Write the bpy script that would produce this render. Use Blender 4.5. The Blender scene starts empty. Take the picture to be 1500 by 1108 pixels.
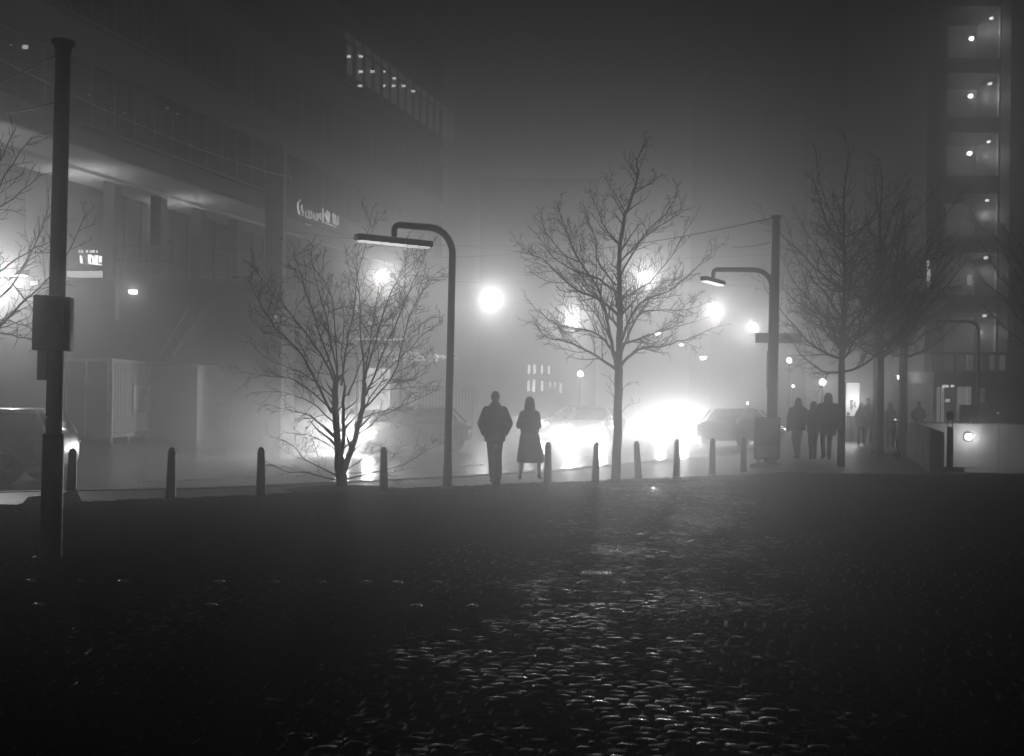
import bpy, bmesh, math, random
import numpy as np
from mathutils import Vector, Matrix

random.seed(11)
rnd = random.Random(7)
scene = bpy.context.scene
COL = scene.collection
R = math.radians
PI = math.pi

LP = {'POINT': .062, 'SPOT': .3, 'AREA': .6}
# ------------------------------------------------------------------ camera frame
CAMH, F, CX, HY = 1.68, 1700.0, 750.0, 583.0
ROLL = R(0.7)
_c, _s = math.cos(ROLL), math.sin(ROLL)
def ray(px, py):
    u = (px - CX) / F; v = (HY - py) / F
    return u * _c - v * _s, u * _s + v * _c
def P(px, py, z=0.0):
    x, t = ray(px, py); Y = (CAMH - z) / -t
    return Vector((x * Y, Y, z))
def at(px, py, Y):
    x, t = ray(px, py)
    return Vector((x * Y, Y, CAMH + t * Y))

# ------------------------------------------------------------------ materials
MATS = {}
def mat(name, grey, rough=0.6, var=0.25, scale=6.0, bump=0.0, bscale=None, metal=0.0, spec=0.5, kind='noise', coat=0.0):
    if name in MATS: return MATS[name]
    m = bpy.data.materials.new(name); m.use_nodes = True
    nt = m.node_tree; b = nt.nodes['Principled BSDF']
    b.inputs['Roughness'].default_value = rough
    b.inputs['Metallic'].default_value = metal
    b.inputs['Specular IOR Level'].default_value = spec
    b.inputs['Coat Weight'].default_value = coat
    tc = nt.nodes.new('ShaderNodeTexCoord')
    n = nt.nodes.new('ShaderNodeTexNoise'); n.inputs['Scale'].default_value = scale; n.inputs['Detail'].default_value = 6
    nt.links.new(tc.outputs['Object'], n.inputs['Vector'])
    mr = nt.nodes.new('ShaderNodeMapRange')
    mr.inputs['From Min'].default_value = 0.3; mr.inputs['From Max'].default_value = 0.7
    mr.inputs['To Min'].default_value = grey * (1 - var); mr.inputs['To Max'].default_value = grey * (1 + var)
    nt.links.new(n.outputs['Fac'], mr.inputs['Value'])
    nt.links.new(mr.outputs['Result'], b.inputs['Base Color'])
    r2 = nt.nodes.new('ShaderNodeMapRange')
    r2.inputs['To Min'].default_value = max(0.03, rough - 0.12); r2.inputs['To Max'].default_value = min(1, rough + 0.12)
    nt.links.new(n.outputs['Fac'], r2.inputs['Value']); nt.links.new(r2.outputs['Result'], b.inputs['Roughness'])
    if bump:
        n2 = nt.nodes.new('ShaderNodeTexNoise'); n2.inputs['Scale'].default_value = bscale or scale * 6; n2.inputs['Detail'].default_value = 5
        nt.links.new(tc.outputs['Object'], n2.inputs['Vector'])
        bp = nt.nodes.new('ShaderNodeBump'); bp.inputs['Strength'].default_value = bump; bp.inputs['Distance'].default_value = 0.02
        nt.links.new(n2.outputs['Fac'], bp.inputs['Height']); nt.links.new(bp.outputs['Normal'], b.inputs['Normal'])
    MATS[name] = m
    return m
def emis(name, strength, grey=1.0):
    if name in MATS: return MATS[name]
    m = bpy.data.materials.new(name); m.use_nodes = True
    b = m.node_tree.nodes['Principled BSDF']
    b.inputs['Base Color'].default_value = (grey, grey, grey, 1)
    b.inputs['Emission Color'].default_value = (1, 1, 1, 1)
    b.inputs['Emission Strength'].default_value = strength
    m.cycles.emission_sampling = 'FRONT' if strength > 6 else 'NONE'
    MATS[name] = m
    return m

def polish(m):
    # worn, water-holding patches of stones shine more than the rest
    nt = m.node_tree; b = nt.nodes['Principled BSDF']
    tc = nt.nodes.new('ShaderNodeTexCoord'); n = nt.nodes.new('ShaderNodeTexNoise'); n.inputs['Scale'].default_value = 0.9; n.inputs['Detail'].default_value = 3
    nt.links.new(tc.outputs['Object'], n.inputs['Vector'])
    n2 = nt.nodes.new('ShaderNodeTexNoise'); n2.inputs['Scale'].default_value = 6.5; n2.inputs['Detail'].default_value = 2
    nt.links.new(tc.outputs['Object'], n2.inputs['Vector'])
    ad = nt.nodes.new('ShaderNodeMath'); ad.operation = 'ADD'; nt.links.new(n.outputs['Fac'], ad.inputs[0]); nt.links.new(n2.outputs['Fac'], ad.inputs[1])
    a = nt.nodes.new('ShaderNodeMapRange'); a.inputs['From Min'].default_value = 1.07; a.inputs['From Max'].default_value = 1.28
    a.inputs['To Min'].default_value = 0.0; a.inputs['To Max'].default_value = 1.0
    # band along the middle, added to keep the glints there and off the sides
    sp = nt.nodes.new('ShaderNodeSeparateXYZ'); nt.links.new(tc.outputs['Object'], sp.inputs['Vector'])
    l1 = nt.nodes.new('ShaderNodeMath'); l1.operation = 'MULTIPLY_ADD'; nt.links.new(sp.outputs['Y'], l1.inputs[0]); l1.inputs[1].default_value = -0.17; l1.inputs[2].default_value = 0.55
    l2 = nt.nodes.new('ShaderNodeMath'); l2.operation = 'ADD'; nt.links.new(sp.outputs['X'], l2.inputs[0]); nt.links.new(l1.outputs[0], l2.inputs[1])
    l3 = nt.nodes.new('ShaderNodeMath'); l3.operation = 'ABSOLUTE'; nt.links.new(l2.outputs[0], l3.inputs[0])
    l4 = nt.nodes.new('ShaderNodeMapRange'); l4.interpolation_type = 'SMOOTHSTEP'; l4.inputs['From Min'].default_value = 0.5; l4.inputs['From Max'].default_value = 2.6
    l4.inputs['To Min'].default_value = 0.10; l4.inputs['To Max'].default_value = -0.30; nt.links.new(l3.outputs[0], l4.inputs['Value'])
    l5 = nt.nodes.new('ShaderNodeMath'); l5.operation = 'ADD'; nt.links.new(ad.outputs[0], l5.inputs[0]); nt.links.new(l4.outputs['Result'], l5.inputs[1]); ad = l5
    nt.links.new(ad.outputs[0], a.inputs['Value']); nt.links.new(a.outputs['Result'], b.inputs['Specular IOR Level'])
    r = nt.nodes.new('ShaderNodeMapRange'); r.inputs['From Min'].default_value = 1.07; r.inputs['From Max'].default_value = 1.28
    r.inputs['To Min'].default_value = 0.65; r.inputs['To Max'].default_value = 0.17
    nt.links.new(ad.outputs[0], r.inputs['Value']); nt.links.new(r.outputs['Result'], b.inputs['Roughness'])

M_METAL = mat('dark_painted_metal', 0.035, 0.45, 0.3, 9, 0.05)
M_POLE = mat('pole_metal', 0.05, 0.5, 0.35, 7, 0.1)
M_BOLL = mat('bollard_stone', 0.09, 0.55, 0.35, 12, 0.25, 60)
M_BARK = mat('bark', 0.05, 0.8, 0.4, 14, 0.5, 40)
M_TWIG = mat('twig', 0.04, 0.7, 0.3, 8)
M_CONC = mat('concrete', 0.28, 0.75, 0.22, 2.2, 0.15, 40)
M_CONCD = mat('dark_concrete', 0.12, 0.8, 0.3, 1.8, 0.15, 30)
M_FACADE = mat('facade_cladding', 0.10, 0.6, 0.25, 0.8)
M_SOFFIT = mat('soffit_plaster', 0.5, 0.8, 0.12, 0.6)
M_GLASS = mat('dark_glass', 0.02, 0.12, 0.2, 1.0, spec=0.6)
M_FRAME = mat('window_frame_metal', 0.08, 0.4, 0.2, 4)
M_STEEL = mat('galvanised_steel', 0.45, 0.42, 0.2, 5, metal=0.4)
M_CONT = mat('container_paint', 0.14, 0.5, 0.3, 1.5)
M_ASPH = mat('wet_asphalt', 0.09, 0.2, 0.3, 0.35, 0.16, 55, spec=0.6)
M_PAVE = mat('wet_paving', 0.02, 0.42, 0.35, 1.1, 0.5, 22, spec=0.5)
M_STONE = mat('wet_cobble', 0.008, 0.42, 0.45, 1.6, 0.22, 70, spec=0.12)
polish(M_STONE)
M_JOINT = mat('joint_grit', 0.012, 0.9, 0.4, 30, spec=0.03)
M_KERB = mat('kerb_granite', 0.17, 0.5, 0.3, 7, 0.2)
M_SOIL = mat('soil', 0.04, 0.9, 0.4, 5, 0.8, 25)
M_SKIN = mat('skin', 0.33, 0.5, 0.08, 9)
M_HAIR = mat('hair', 0.018, 0.8, 0.3, 30, 0.3, spec=0.1)
M_WOOL = mat('wool_coat', 0.022, 0.9, 0.25, 20, 0.2, 160)
M_WOOL2 = mat('grey_wool_coat', 0.06, 0.9, 0.25, 20, 0.2, 160)
M_PUFF = mat('pale_puffer', 0.3, 0.6, 0.2, 9, 0.3, 25)
M_TROU = mat('trousers_cloth', 0.02, 0.85, 0.25, 18, 0.2, 120)
M_SHOE = mat('shoe_leather', 0.02, 0.35, 0.2, 10)
M_CARW = mat('silver_car_paint', 0.45, 0.3, 0.04, 1, coat=0.5, metal=0.2)
M_CARD = mat('dark_car_paint', 0.03, 0.3, 0.1, 1, coat=0.5)
M_RUB = mat('rubber', 0.015, 0.75, 0.2, 10)
M_RIM = mat('rim_alloy', 0.06, 0.5, 0.15, 6, metal=0.3)
M_POST = mat('poster_paper', 0.06, 0.3, 0.9, 2.4)
M_POST2 = mat('poster_paper_pale', 0.12, 0.35, 0.3, 3.0)
M_SIGNW = mat('pale_sign', 0.4, 0.45, 0.15, 5)
M_LAMP = mat('lamp_housing', 0.05, 0.4, 0.2, 8)

# ------------------------------------------------------------------ mesh helpers
class MB:
    def __init__(s): s.v = []; s.f = []
    def add(s, vs, fs):
        o = len(s.v); s.v += [tuple(p) for p in vs]; s.f += [tuple(i + o for i in f) for f in fs]; return s
    def box(s, x0, y0, z0, x1, y1, z1, M=None):
        vs = [Vector(p) for p in ((x0,y0,z0),(x1,y0,z0),(x1,y1,z0),(x0,y1,z0),(x0,y0,z1),(x1,y0,z1),(x1,y1,z1),(x0,y1,z1))]
        if M is not None: vs = [M @ p for p in vs]
        return s.add(vs, [(0,3,2,1),(4,5,6,7),(0,1,5,4),(1,2,6,5),(2,3,7,6),(3,0,4,7)])
    def rbox(s, x0, y0, z0, x1, y1, z1, b=0.01, M=None):
        bm = bmesh.new(); bmesh.ops.create_cube(bm, size=1)
        bmesh.ops.scale(bm, vec=(x1-x0, y1-y0, z1-z0), verts=bm.verts)
        bmesh.ops.translate(bm, vec=((x0+x1)/2, (y0+y1)/2, (z0+z1)/2), verts=bm.verts)
        bmesh.ops.bevel(bm, geom=bm.edges[:], offset=b, segments=2, profile=0.5, affect='EDGES')
        if M is not None: bmesh.ops.transform(bm, matrix=M, verts=bm.verts)
        bm.verts.index_update()
        s.add([v.co[:] for v in bm.verts], [[v.index for v in f.verts] for f in bm.faces]); bm.free(); return s
    def tube(s, pts, rad, n=8, cap=True, start=None):
        pts = [Vector(p) for p in pts]
        if not hasattr(rad, '__len__'): rad = [rad] * len(pts)
        m = len(pts); up = None; base = len(s.v)
        for i in range(m):
            t = (pts[min(i+1, m-1)] - pts[max(i-1, 0)])
            if t.length < 1e-9: t = Vector((0, 0, 1))
            t.normalize()
            if up is None:
                a = Vector((0, 1, 0)) if abs(t.y) < 0.9 else Vector((1, 0, 0))
                up = (a - t * a.dot(t)).normalized()
            else:
                up = up - t * up.dot(t)
                up = up.normalized() if up.length > 1e-6 else t.orthogonal().normalized()
            w = t.cross(up)
            for k in range(n):
                a = 2 * PI * k / n
                s.v.append(tuple(pts[i] + (up * math.cos(a) + w * math.sin(a)) * rad[i]))
        for i in range(m - 1):
            for k in range(n):
                a = base + i*n + k; b = base + i*n + (k+1) % n
                s.f.append((a, b, b + n, a + n))
        if cap:
            s.f.append(tuple(base + k for k in reversed(range(n))))
            s.f.append(tuple(base + (m-1)*n + k for k in range(n)))
        return s
    def lathe(s, prof, n=16, c=(0,0,0)):
        base = len(s.v); m = len(prof)
        for r, z in prof:
            for k in range(n):
                a = 2*PI*k/n; s.v.append((c[0]+r*math.cos(a), c[1]+r*math.sin(a), c[2]+z))
        for i in range(m-1):
            for k in range(n):
                a = base+i*n+k; b = base+i*n+(k+1)%n
                s.f.append((a, b, b+n, a+n))
        s.f.append(tuple(base+k for k in reversed(range(n)))); s.f.append(tuple(base+(m-1)*n+k for k in range(n)))
        return s
    def ell(s, c, r, nu=14, nv=9, M=None):
        c = Vector(c); base = len(s.v)
        if not hasattr(r, '__len__'): r = (r, r, r)
        vs = []
        for j in range(1, nv):
            th = PI * j / nv
            for k in range(nu):
                a = 2*PI*k/nu
                vs.append(Vector((r[0]*math.sin(th)*math.cos(a), r[1]*math.sin(th)*math.sin(a), r[2]*math.cos(th))))
        vs.append(Vector((0,0,r[2]))); vs.append(Vector((0,0,-r[2])))
        if M is not None: vs = [M @ v for v in vs]
        s.v += [tuple(c+v) for v in vs]
        T = base + (nv-1)*nu; B = T+1
        for k in range(nu):
            s.f.append((T, base+k, base+(k+1)%nu))
            s.f.append((B, base+(nv-2)*nu+(k+1)%nu, base+(nv-2)*nu+k))
        for j in range(nv-2):
            for k in range(nu):
                a = base+j*nu+k; b = base+j*nu+(k+1)%nu
                s.f.append((a, a+nu, b+nu, b))
        return s
    def cap(s, a, b, ra, rb, n=12):
        a = Vector(a); b = Vector(b); d = (b-a); L = d.length; d = d/L if L > 1e-6 else Vector((0,0,1))
        pts=[]; rs=[]
        for i in range(5):
            t = (PI/2)*(i/4.0); pts.append(a - d*ra*math.cos(t)); rs.append(max(0.002, ra*math.sin(t)))
        for i in range(5):
            t = (PI/2)*(i/4.0); pts.append(b + d*rb*math.sin(t)); rs.append(max(0.002, rb*math.cos(t)))
        return s.tube(pts, rs, n)
    def loft(s, rings, cap=True):
        base = len(s.v); n = len(rings[0])
        for r in rings: s.v += [tuple(p) for p in r]
        for i in range(len(rings)-1):
            for k in range(n):
                a = base+i*n+k; b = base+i*n+(k+1)%n
                s.f.append((a, b, b+n, a+n))
        if cap:
            s.f.append(tuple(base+k for k in reversed(range(n)))); s.f.append(tuple(base+(len(rings)-1)*n+k for k in range(n)))
        return s
    def prism(s, poly, d):
        poly = [Vector(p) for p in poly]; d = Vector(d); n = len(poly); base = len(s.v)
        s.v += [tuple(p) for p in poly] + [tuple(p+d) for p in poly]
        s.f.append(tuple(base+k for k in reversed(range(n)))); s.f.append(tuple(base+n+k for k in range(n)))
        for k in range(n):
            a = base+k; b = base+(k+1)%n; s.f.append((a, b, b+n, a+n))
        return s
    def mesh(s, name, smooth=None):
        me = bpy.data.meshes.new(name); me.from_pydata(s.v, [], s.f)
        bm = bmesh.new(); bm.from_mesh(me); bmesh.ops.recalc_face_normals(bm, faces=bm.faces); bm.to_mesh(me); bm.free()
        if smooth is not None:
            me.shade_smooth() if smooth >= 180 else me.set_sharp_from_angle(angle=R(smooth))
        me.update(); return me
    def build(s, name, m, parent=None, smooth=40, loc=None):
        me = s.mesh(name, smooth); me.materials.append(m)
        return link(name, me, parent, loc)
def link(name, me, parent=None, loc=None):
    o = bpy.data.objects.new(name, me); COL.objects.link(o)
    if parent is not None: o.parent = parent
    if loc is not None: o.location = loc
    return o
def tag(o, label=None, cat=None, group=None, kind=None):
    if label: o['label'] = label
    if cat: o['category'] = cat
    if group: o['group'] = group
    if kind: o['kind'] = kind
    return o
def thing(name, label, cat, loc=(0,0,0), rz=0.0, group=None):
    o = bpy.data.objects.new(name, None); COL.objects.link(o)
    o.empty_display_size = 0.1
    o.location = loc; o.rotation_euler = (0, 0, rz)
    return tag(o, label, cat, group)
def kids(o): return [c for c in COL.objects if c.parent == o]
def copy_tree(o, parent=None):
    c = o.copy(); COL.objects.link(c)
    if parent is not None: c.parent = parent
    for ch in kids(o): copy_tree(ch, c)
    return c
def light(kind, loc, power, parent=None, radius=0.1, spot=None, blend=0.5, aim=None, name='lamp_light'):
    l = bpy.data.lights.new(name, kind); l.energy = power * LP[kind]; l.color = (1, 1, 1)
    if kind != 'AREA': l.shadow_soft_size = radius
    if kind == 'SPOT': l.spot_size = R(spot); l.spot_blend = blend
    o = bpy.data.objects.new(name, l); COL.objects.link(o); o.location = loc
    if parent is not None: o.parent = parent
    if aim is not None: o.rotation_euler = Vector(aim).to_track_quat('-Z', 'Y').to_euler()
    return o

# ------------------------------------------------------------------ camera / world / haze
cam = bpy.data.cameras.new('camera'); co = bpy.data.objects.new('camera', cam); COL.objects.link(co)
co.location = (0, 0, CAMH); co.rotation_euler = (R(90), -ROLL, 0)
cam.sensor_width = 36; cam.lens = 36 * F / 1500; cam.clip_end = 2000; cam.clip_start = 0.05
cam.shift_y = (HY - 554) / 1500
scene.camera = co

w = bpy.data.worlds.new('World'); scene.world = w; w.use_nodes = True
nt = w.node_tree; bg = nt.nodes['Background']
sky = nt.nodes.new('ShaderNodeTexSky'); sky.sky_type = 'NISHITA'; sky.sun_disc = False
sky.sun_elevation = R(1.0); sky.sun_rotation = R(200)
bw = nt.nodes.new('ShaderNodeRGBToBW')
nt.links.new(sky.outputs['Color'], bw.inputs['Color']); nt.links.new(bw.outputs['Val'], bg.inputs['Color'])
bg.inputs['Strength'].default_value = 0.0002

vs = scene.view_settings
scene.display_settings.display_device = 'sRGB'
vs.view_transform = 'Standard'; vs.look = 'None'; vs.exposure = -1.0; vs.gamma = 1.0
cy = scene.cycles
cy.max_bounces = 4; cy.diffuse_bounces = 2; cy.glossy_bounces = 2; cy.transmission_bounces = 2; cy.volume_bounces = 0
cy.sample_clamp_indirect = 4.0; cy.sample_clamp_direct = 0
cy.use_denoising = True
cy.use_adaptive_sampling = False
cy.use_light_tree = True

DENS, ANIS = 0.022, 0.86
def make_haze():
    m = bpy.data.materials.new('fog'); m.use_nodes = True; n = m.node_tree
    for x in list(n.nodes):
        if x.type != 'OUTPUT_MATERIAL': n.nodes.remove(x)
    out = [x for x in n.nodes if x.type == 'OUTPUT_MATERIAL'][0]
    pv = n.nodes.new('ShaderNodeVolumePrincipled')
    pv.inputs['Color'].default_value = (0.92, 0.92, 0.92, 1)
    pv.inputs['Density'].default_value = DENS; pv.inputs['Anisotropy'].default_value = ANIS
    n.links.new(pv.outputs['Volume'], out.inputs['Volume'])
    o = MB().box(-160, -12, -4.0, 160, 320, 37).build('haze', m, None, None)
    tag(o, kind='stuff')
make_haze()

# ------------------------------------------------------------------ the ground
DV = Vector((0.2696, 0.963, 0)); NV = Vector((0.963, -0.2696, 0))      # along the street, and out from the left facade
kerb_px = [(-260, 726), (100, 718), (300, 714.5), (395, 711), (560, 703), (680, 697.5), (810, 689), (905, 680), (1000, 671), (1085, 664)]
kerb = [P(x, y) for x, y in kerb_px]
kerb = [Vector((-60, 16.5, 0))] + kerb
for i in range(1, 9): kerb.append(kerb[-1] + Vector((0.30, 1, 0)) * 12)
HB = P(1371, 692)                                       # near end of the ramp opening
h0 = Vector((10.35, 27.75, 0)); h1 = h0 + DV * 9.6; h2 = h1 + Vector((26, 1.0, 0)); h3 = h0 + Vector((26, -0.6, 0))
hole = [h0, h1, h2, h3]
def sheet(name, outer, holes, z, m, kind='structure'):
    bm = bmesh.new(); es = []
    for loop in [outer] + holes:
        vs_ = [bm.verts.new((p[0], p[1], z)) for p in loop]
        for i in range(len(vs_)): es.append(bm.edges.new((vs_[i], vs_[(i+1) % len(vs_)])))
    bmesh.ops.triangle_fill(bm, use_beauty=True, use_dissolve=False, edges=es)
    for f in bm.faces:
        if f.normal.z < 0: f.normal_flip()
    me = bpy.data.meshes.new(name); bm.to_mesh(me); bm.free(); me.materials.append(m)
    return tag(link(name, me), kind=kind)
sheet('road', [(-155, -10), (155, -10), (155, 315), (-155, 315)], [hole], -0.11, M_ASPH)
last = kerb[-1]
plaza_outer = [(-60, -9)] + [tuple(p[:2]) for p in kerb] + [(100, last.y), (100, -9)]
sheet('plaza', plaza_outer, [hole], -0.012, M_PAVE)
k_ = MB()
def strip(mb, path, w0, w1, z0, z1, gap=0.012, L=1.0):
    for i in range(len(path)-1):
        a, b = path[i], path[i+1]; d = (b-a); n = max(1, int(d.length / L)); d = d / n
        t = d.normalized(); nn = Vector((-t.y, t.x, 0))
        for j in range(n):
            p = a + d*j + t*gap; q = a + d*(j+1) - t*gap
            mb.prism([p + nn*w0 + Vector((0,0,z0)), q + nn*w0 + Vector((0,0,z0)), q + nn*w1 + Vector((0,0,z0)), p + nn*w1 + Vector((0,0,z0))], (0, 0, z1-z0 + rnd.uniform(-.003, .003)))
strip(k_, kerb, -0.10, 0.05, -0.14, 0.006)
tag(k_.build('kerb', M_KERB, None, None), kind='structure')
# faint painted lines of the carriageway
m_paint = mat('worn_road_paint', 0.5, 0.5, 0.3, 3)
mk = MB()
for off, L in ((3.3, 2.4), (0.55, 2.9)):
    for i in range(3, len(kerb) - 5):
        a = kerb[i]; b = kerb[i+1]; t = (b-a).normalized(); nn = Vector((-t.y, t.x, 0))
        mk.prism([a+nn*off+Vector((0,0,-.107)), a+t*L*.9+nn*off+Vector((0,0,-.107)), a+t*L*.9+nn*(off+.11)+Vector((0,0,-.107)), a+nn*(off+.11)+Vector((0,0,-.107))], (0,0,.002))
tag(mk.build('road_marking', m_paint, None, None), kind='structure')

# wet cobblestones: every stone a low dome, laid in rows that run slightly towards the viewer on the right
def cobbles():
    ang = R(-11); ca, sa = math.cos(ang), math.sin(ang)
    lu, lv = 0.145, 0.092
    n = 6
    g = np.array([-1, -.86, -.5, .5, .86, 1])
    U, V = np.meshgrid(g, g)
    shape = (1 - np.abs(U)**4.5) * (1 - np.abs(V)**4.0)
    V_all = []; F_all = []; cnt = 0
    fq = [(j*n+i, j*n+i+1, (j+1)*n+i+1, (j+1)*n+i) for j in range(n-1) for i in range(n-1)]
    fq = np.array(fq)
    rg = np.random.default_rng(5)
    rows = int(30 / lv)
    kp = [(p.x, p.y) for p in kerb]
    def kerb_y(x): return np.interp(x, [p[0] for p in kp], [p[1] for p in kp])
    for j in range(-40, rows):
        v0 = 3.6 + j * lv; off = rg.uniform(0, lu)
        for i in range(-150, 150):
            u0 = i * lu + off
            x = u0 * ca - v0 * sa; y = u0 * sa + v0 * ca
            if y < 4.1 or abs(x) > 0.47 * y + 0.5: continue
            # stop short of the bollard line and the ramp wall
            lim = min(17.6 + (x + 7) * 0.72, 27.2)
            if y > lim: continue
            band = 9.35 < y + 0.19 * x * 0.3 < 10.9
            hh = rg.normal(0.010, 0.003) if not band else 0.006
            tx, ty = rg.normal(0, 0.07, 2) if not band else rg.normal(0, 0.03, 2)
            su = lu * 0.5 * rg.uniform(0.78, 1.0); sv = lv * 0.5 * rg.uniform(0.80, 0.98)
            base = 0.006 * math.sin(x * 1.3 + 2) * math.sin(y * 0.9) + 0.004 * math.sin(x * 3.1) + rg.normal(0, .0025)
            a2 = ang + rg.normal(0, 0.035); c2, s2 = math.cos(a2), math.sin(a2)
            uu = U * su; vv = V * sv
            z = shape * hh + uu * tx + vv * ty + base
            z = np.where(shape <= 1e-6, -0.011, z)
            pts = np.stack([x + uu * c2 - vv * s2, y + uu * s2 + vv * c2, z], -1).reshape(-1, 3)
            V_all.append(pts); F_all.append(fq + cnt); cnt += n * n
    Vn = np.concatenate(V_all); Fn = np.concatenate(F_all)
    me = bpy.data.meshes.new('cobblestones')
    me.vertices.add(len(Vn)); me.vertices.foreach_set('co', Vn.astype(np.float32).ravel())
    me.loops.add(Fn.size); me.loops.foreach_set('vertex_index', Fn.astype(np.int32).ravel())
    me.polygons.add(len(Fn)); me.polygons.foreach_set('loop_start', np.arange(0, Fn.size, 4, dtype=np.int32))
    me.update(calc_edges=True); me.shade_smooth()
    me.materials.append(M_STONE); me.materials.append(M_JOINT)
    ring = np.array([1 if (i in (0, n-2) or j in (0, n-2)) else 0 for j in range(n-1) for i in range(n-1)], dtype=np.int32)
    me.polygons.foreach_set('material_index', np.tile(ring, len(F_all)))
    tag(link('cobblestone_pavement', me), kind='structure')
cobbles()

# round metal studs set in two rows in the cobbles, and a small drain grate
stud = MB().lathe([(0.048, 0.0), (0.048, 0.008), (0.039, 0.016), (0.018, 0.021), (0.002, 0.022)], 16)
stud_me = stud.mesh('paving_stud', 180); m_stud = mat('stud_steel', 0.18, 0.26, 0.2, 20, metal=1.0); stud_me.materials.append(m_stud)
def studs(pxs, y0, slope, label, group):
    for x in pxs:
        o = link('paving_stud', stud_me, None, P(x, y0 + slope * (x - 750)) + Vector((0, 0, .008)))
        tag(o, label, 'paving stud', group)
xs1 = [44, 116, 180, 322, 402, 470, 537, 583, 640, 726, 794, 852, 910, 990]
xs2 = [55, 309, 610, 692, 772, 863]
studs(xs1, 856.5, 0.004, 'round steel stud in the farther row across the wet cobbles', 'studs in the farther row')
studs(xs2, 891, 0.003, 'round steel stud in the nearer sparse row across the wet cobbles', 'studs in the nearer row')
o = link('paving_stud', stud_me, None, P(711, 961) + Vector((0, 0, .008)))
tag(o, 'single round steel stud nearest the viewer, apart from both rows', 'paving stud')
g = MB()
gp = P(874, 844)
g.box(-.15, -.08, 0.010, .15, .08, 0.024)
o = g.build('drain_grate', M_METAL, None, None, gp); tag(o, 'small slotted metal drain grate in the dark cobbles', 'drain grate')
sb = MB()
for i in range(9): sb.rbox(-.135 + i*.032, -.07, 0.02, -.118 + i*.032, .07, 0.034, .003)
sb.build('slat', m_stud, o, None)

# ------------------------------------------------------------------ bollards
bol = MB().lathe([(0.088, 0), (0.088, 0.03), (0.080, 0.06), (0.060, 0.70), (0.064, 0.705), (0.064, 0.735), (0.058, 0.742), (0.050, 0.775), (0.034, 0.80), (0.012, 0.812), (0.002, 0.814)], 20)
bol_me = bol.mesh('bollard', 35); bol_me.materials.append(M_BOLL)
BOLL = [(104, 735.5, 0, 'dark tapered stone bollard beside the tall pole with the boxes, leftmost of its row'),
        (250, 730, 0, 'dark tapered stone bollard standing alone in front of the corrugated container'),
        (382, 726.5, 0, 'dark tapered stone bollard just left of the many-stemmed shrub tree'),
        (562, 720.5, 0, 'dark tapered stone bollard between the shrub tree and the curved street lamp'),
        (727, 713.5, 0, 'dark tapered stone bollard hidden against the legs of the man in the overcoat'),
        (802, 709.5, 0, 'dark tapered stone bollard just right of the woman in the flared coat'),
        (872, 706.5, 0, 'dark tapered stone bollard close left of the tall bare tree'),
        (935, 701, -3.6, 'stone bollard that leans to the left, just right of the tall bare tree'),
        (991, 698, 0, 'upright stone bollard right of the leaning bollard'),
        (1043, 695, 0, 'dark stone bollard second to the left from the poster stand'),
        (1089, 691.5, 0, 'dark stone bollard right next to the poster stand')]
for x, y, lean, lab in BOLL:
    p = P(x, y); o = link('bollard', bol_me, None, p); o.rotation_euler = (R(rnd.uniform(-1.2, 1.2)), R(lean + .4 + rnd.uniform(-.9, .9)), 0)
    if lean: o.rotation_euler = (0, R(lean), 0)
    o.scale = (1, 1, rnd.uniform(.97, 1.02))
    tag(o, lab, 'bollard', 'bollards along the pavement edge')

# ------------------------------------------------------------------ curved street lamps
def curved_lamp(label, base, H, arm, ayaw, hlen, hyaw, strength, power=0, group='curved street lamps', lean=0.6, rad=0.075):
    t = thing('street_lamp', label, 'street lamp', base, 0, group)
    t.rotation_euler = (0, R(lean), 0)
    dx = Vector((-math.cos(ayaw), math.sin(ayaw), 0))
    Rb = 0.45; pts = [(0, 0, 0), (0, 0, H*.5), (0, 0, H - Rb)]; rs = [rad, rad*.92, rad*.86]
    for i in range(1, 8):
        a = PI/2 * i/7; pts.append(dx*(Rb - Rb*math.cos(a)) + Vector((0,0,H-Rb+Rb*math.sin(a)))); rs.append(rad*.84)
    r2 = .10; pts.append(dx*(arm - r2) + Vector((0,0,H-.01))); rs.append(rad*.78)
    for i in range(1, 6):
        a = PI/2 * i/5; pts.append(dx*(arm - r2 + r2*math.sin(a)) + Vector((0,0,H-.01 - r2 + r2*math.cos(a)))); rs.append(rad*.72)
    pts.append(dx*arm + Vector((0,0,H-.24))); rs.append(rad*.66)
    MB().tube(pts, rs, 14).build('pole', M_LAMP, t, 60)
    MB().lathe([(rad*1.5, 0), (rad*1.5, .02), (rad*1.12, .03), (rad*1.1, .42), (rad*1.0, .44)], 16).build('base_sleeve', M_METAL, t)
    hc = dx*arm + Vector((0,0,H-.30)); Mh = Matrix.Translation(hc) @ Matrix.Rotation(hyaw, 4, 'Z')
    hd = MB().rbox(-hlen/2, -.11, -.06, hlen/2, .11, .06, .035, Mh).build('lamp_head', M_LAMP, t)
    MB().rbox(-hlen/2+.06, -.085, -.076, hlen/2-.06, .085, -.058, .004, Mh).build('diffuser', emis('lamp_strip_%g' % strength, strength), hd, None)
    if power:
        light('POINT', hc + Vector((0,0,-.2)), power, t, .12)
    return t, hc
curved_lamp('curved street lamp with a long lit strip head, between the shrub tree and the man', P(655, 716.5), 4.74, 1.15, R(-28), 1.5, R(33), 2.2)
curved_lamp('curved street lamp with a bright strip head, rising behind the poster stand', P(1126, 684), 5.02, 1.5, R(0), 1.34, R(60), 5.0, lean=.3)
curved_lamp('unlit curved street lamp in front of the tower, above the ramp wall', Vector((at(1432, 600, 47).x, 47, 0)), 5.0, 1.7, R(0), .7, R(70), 0.0, lean=0.2)
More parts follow.
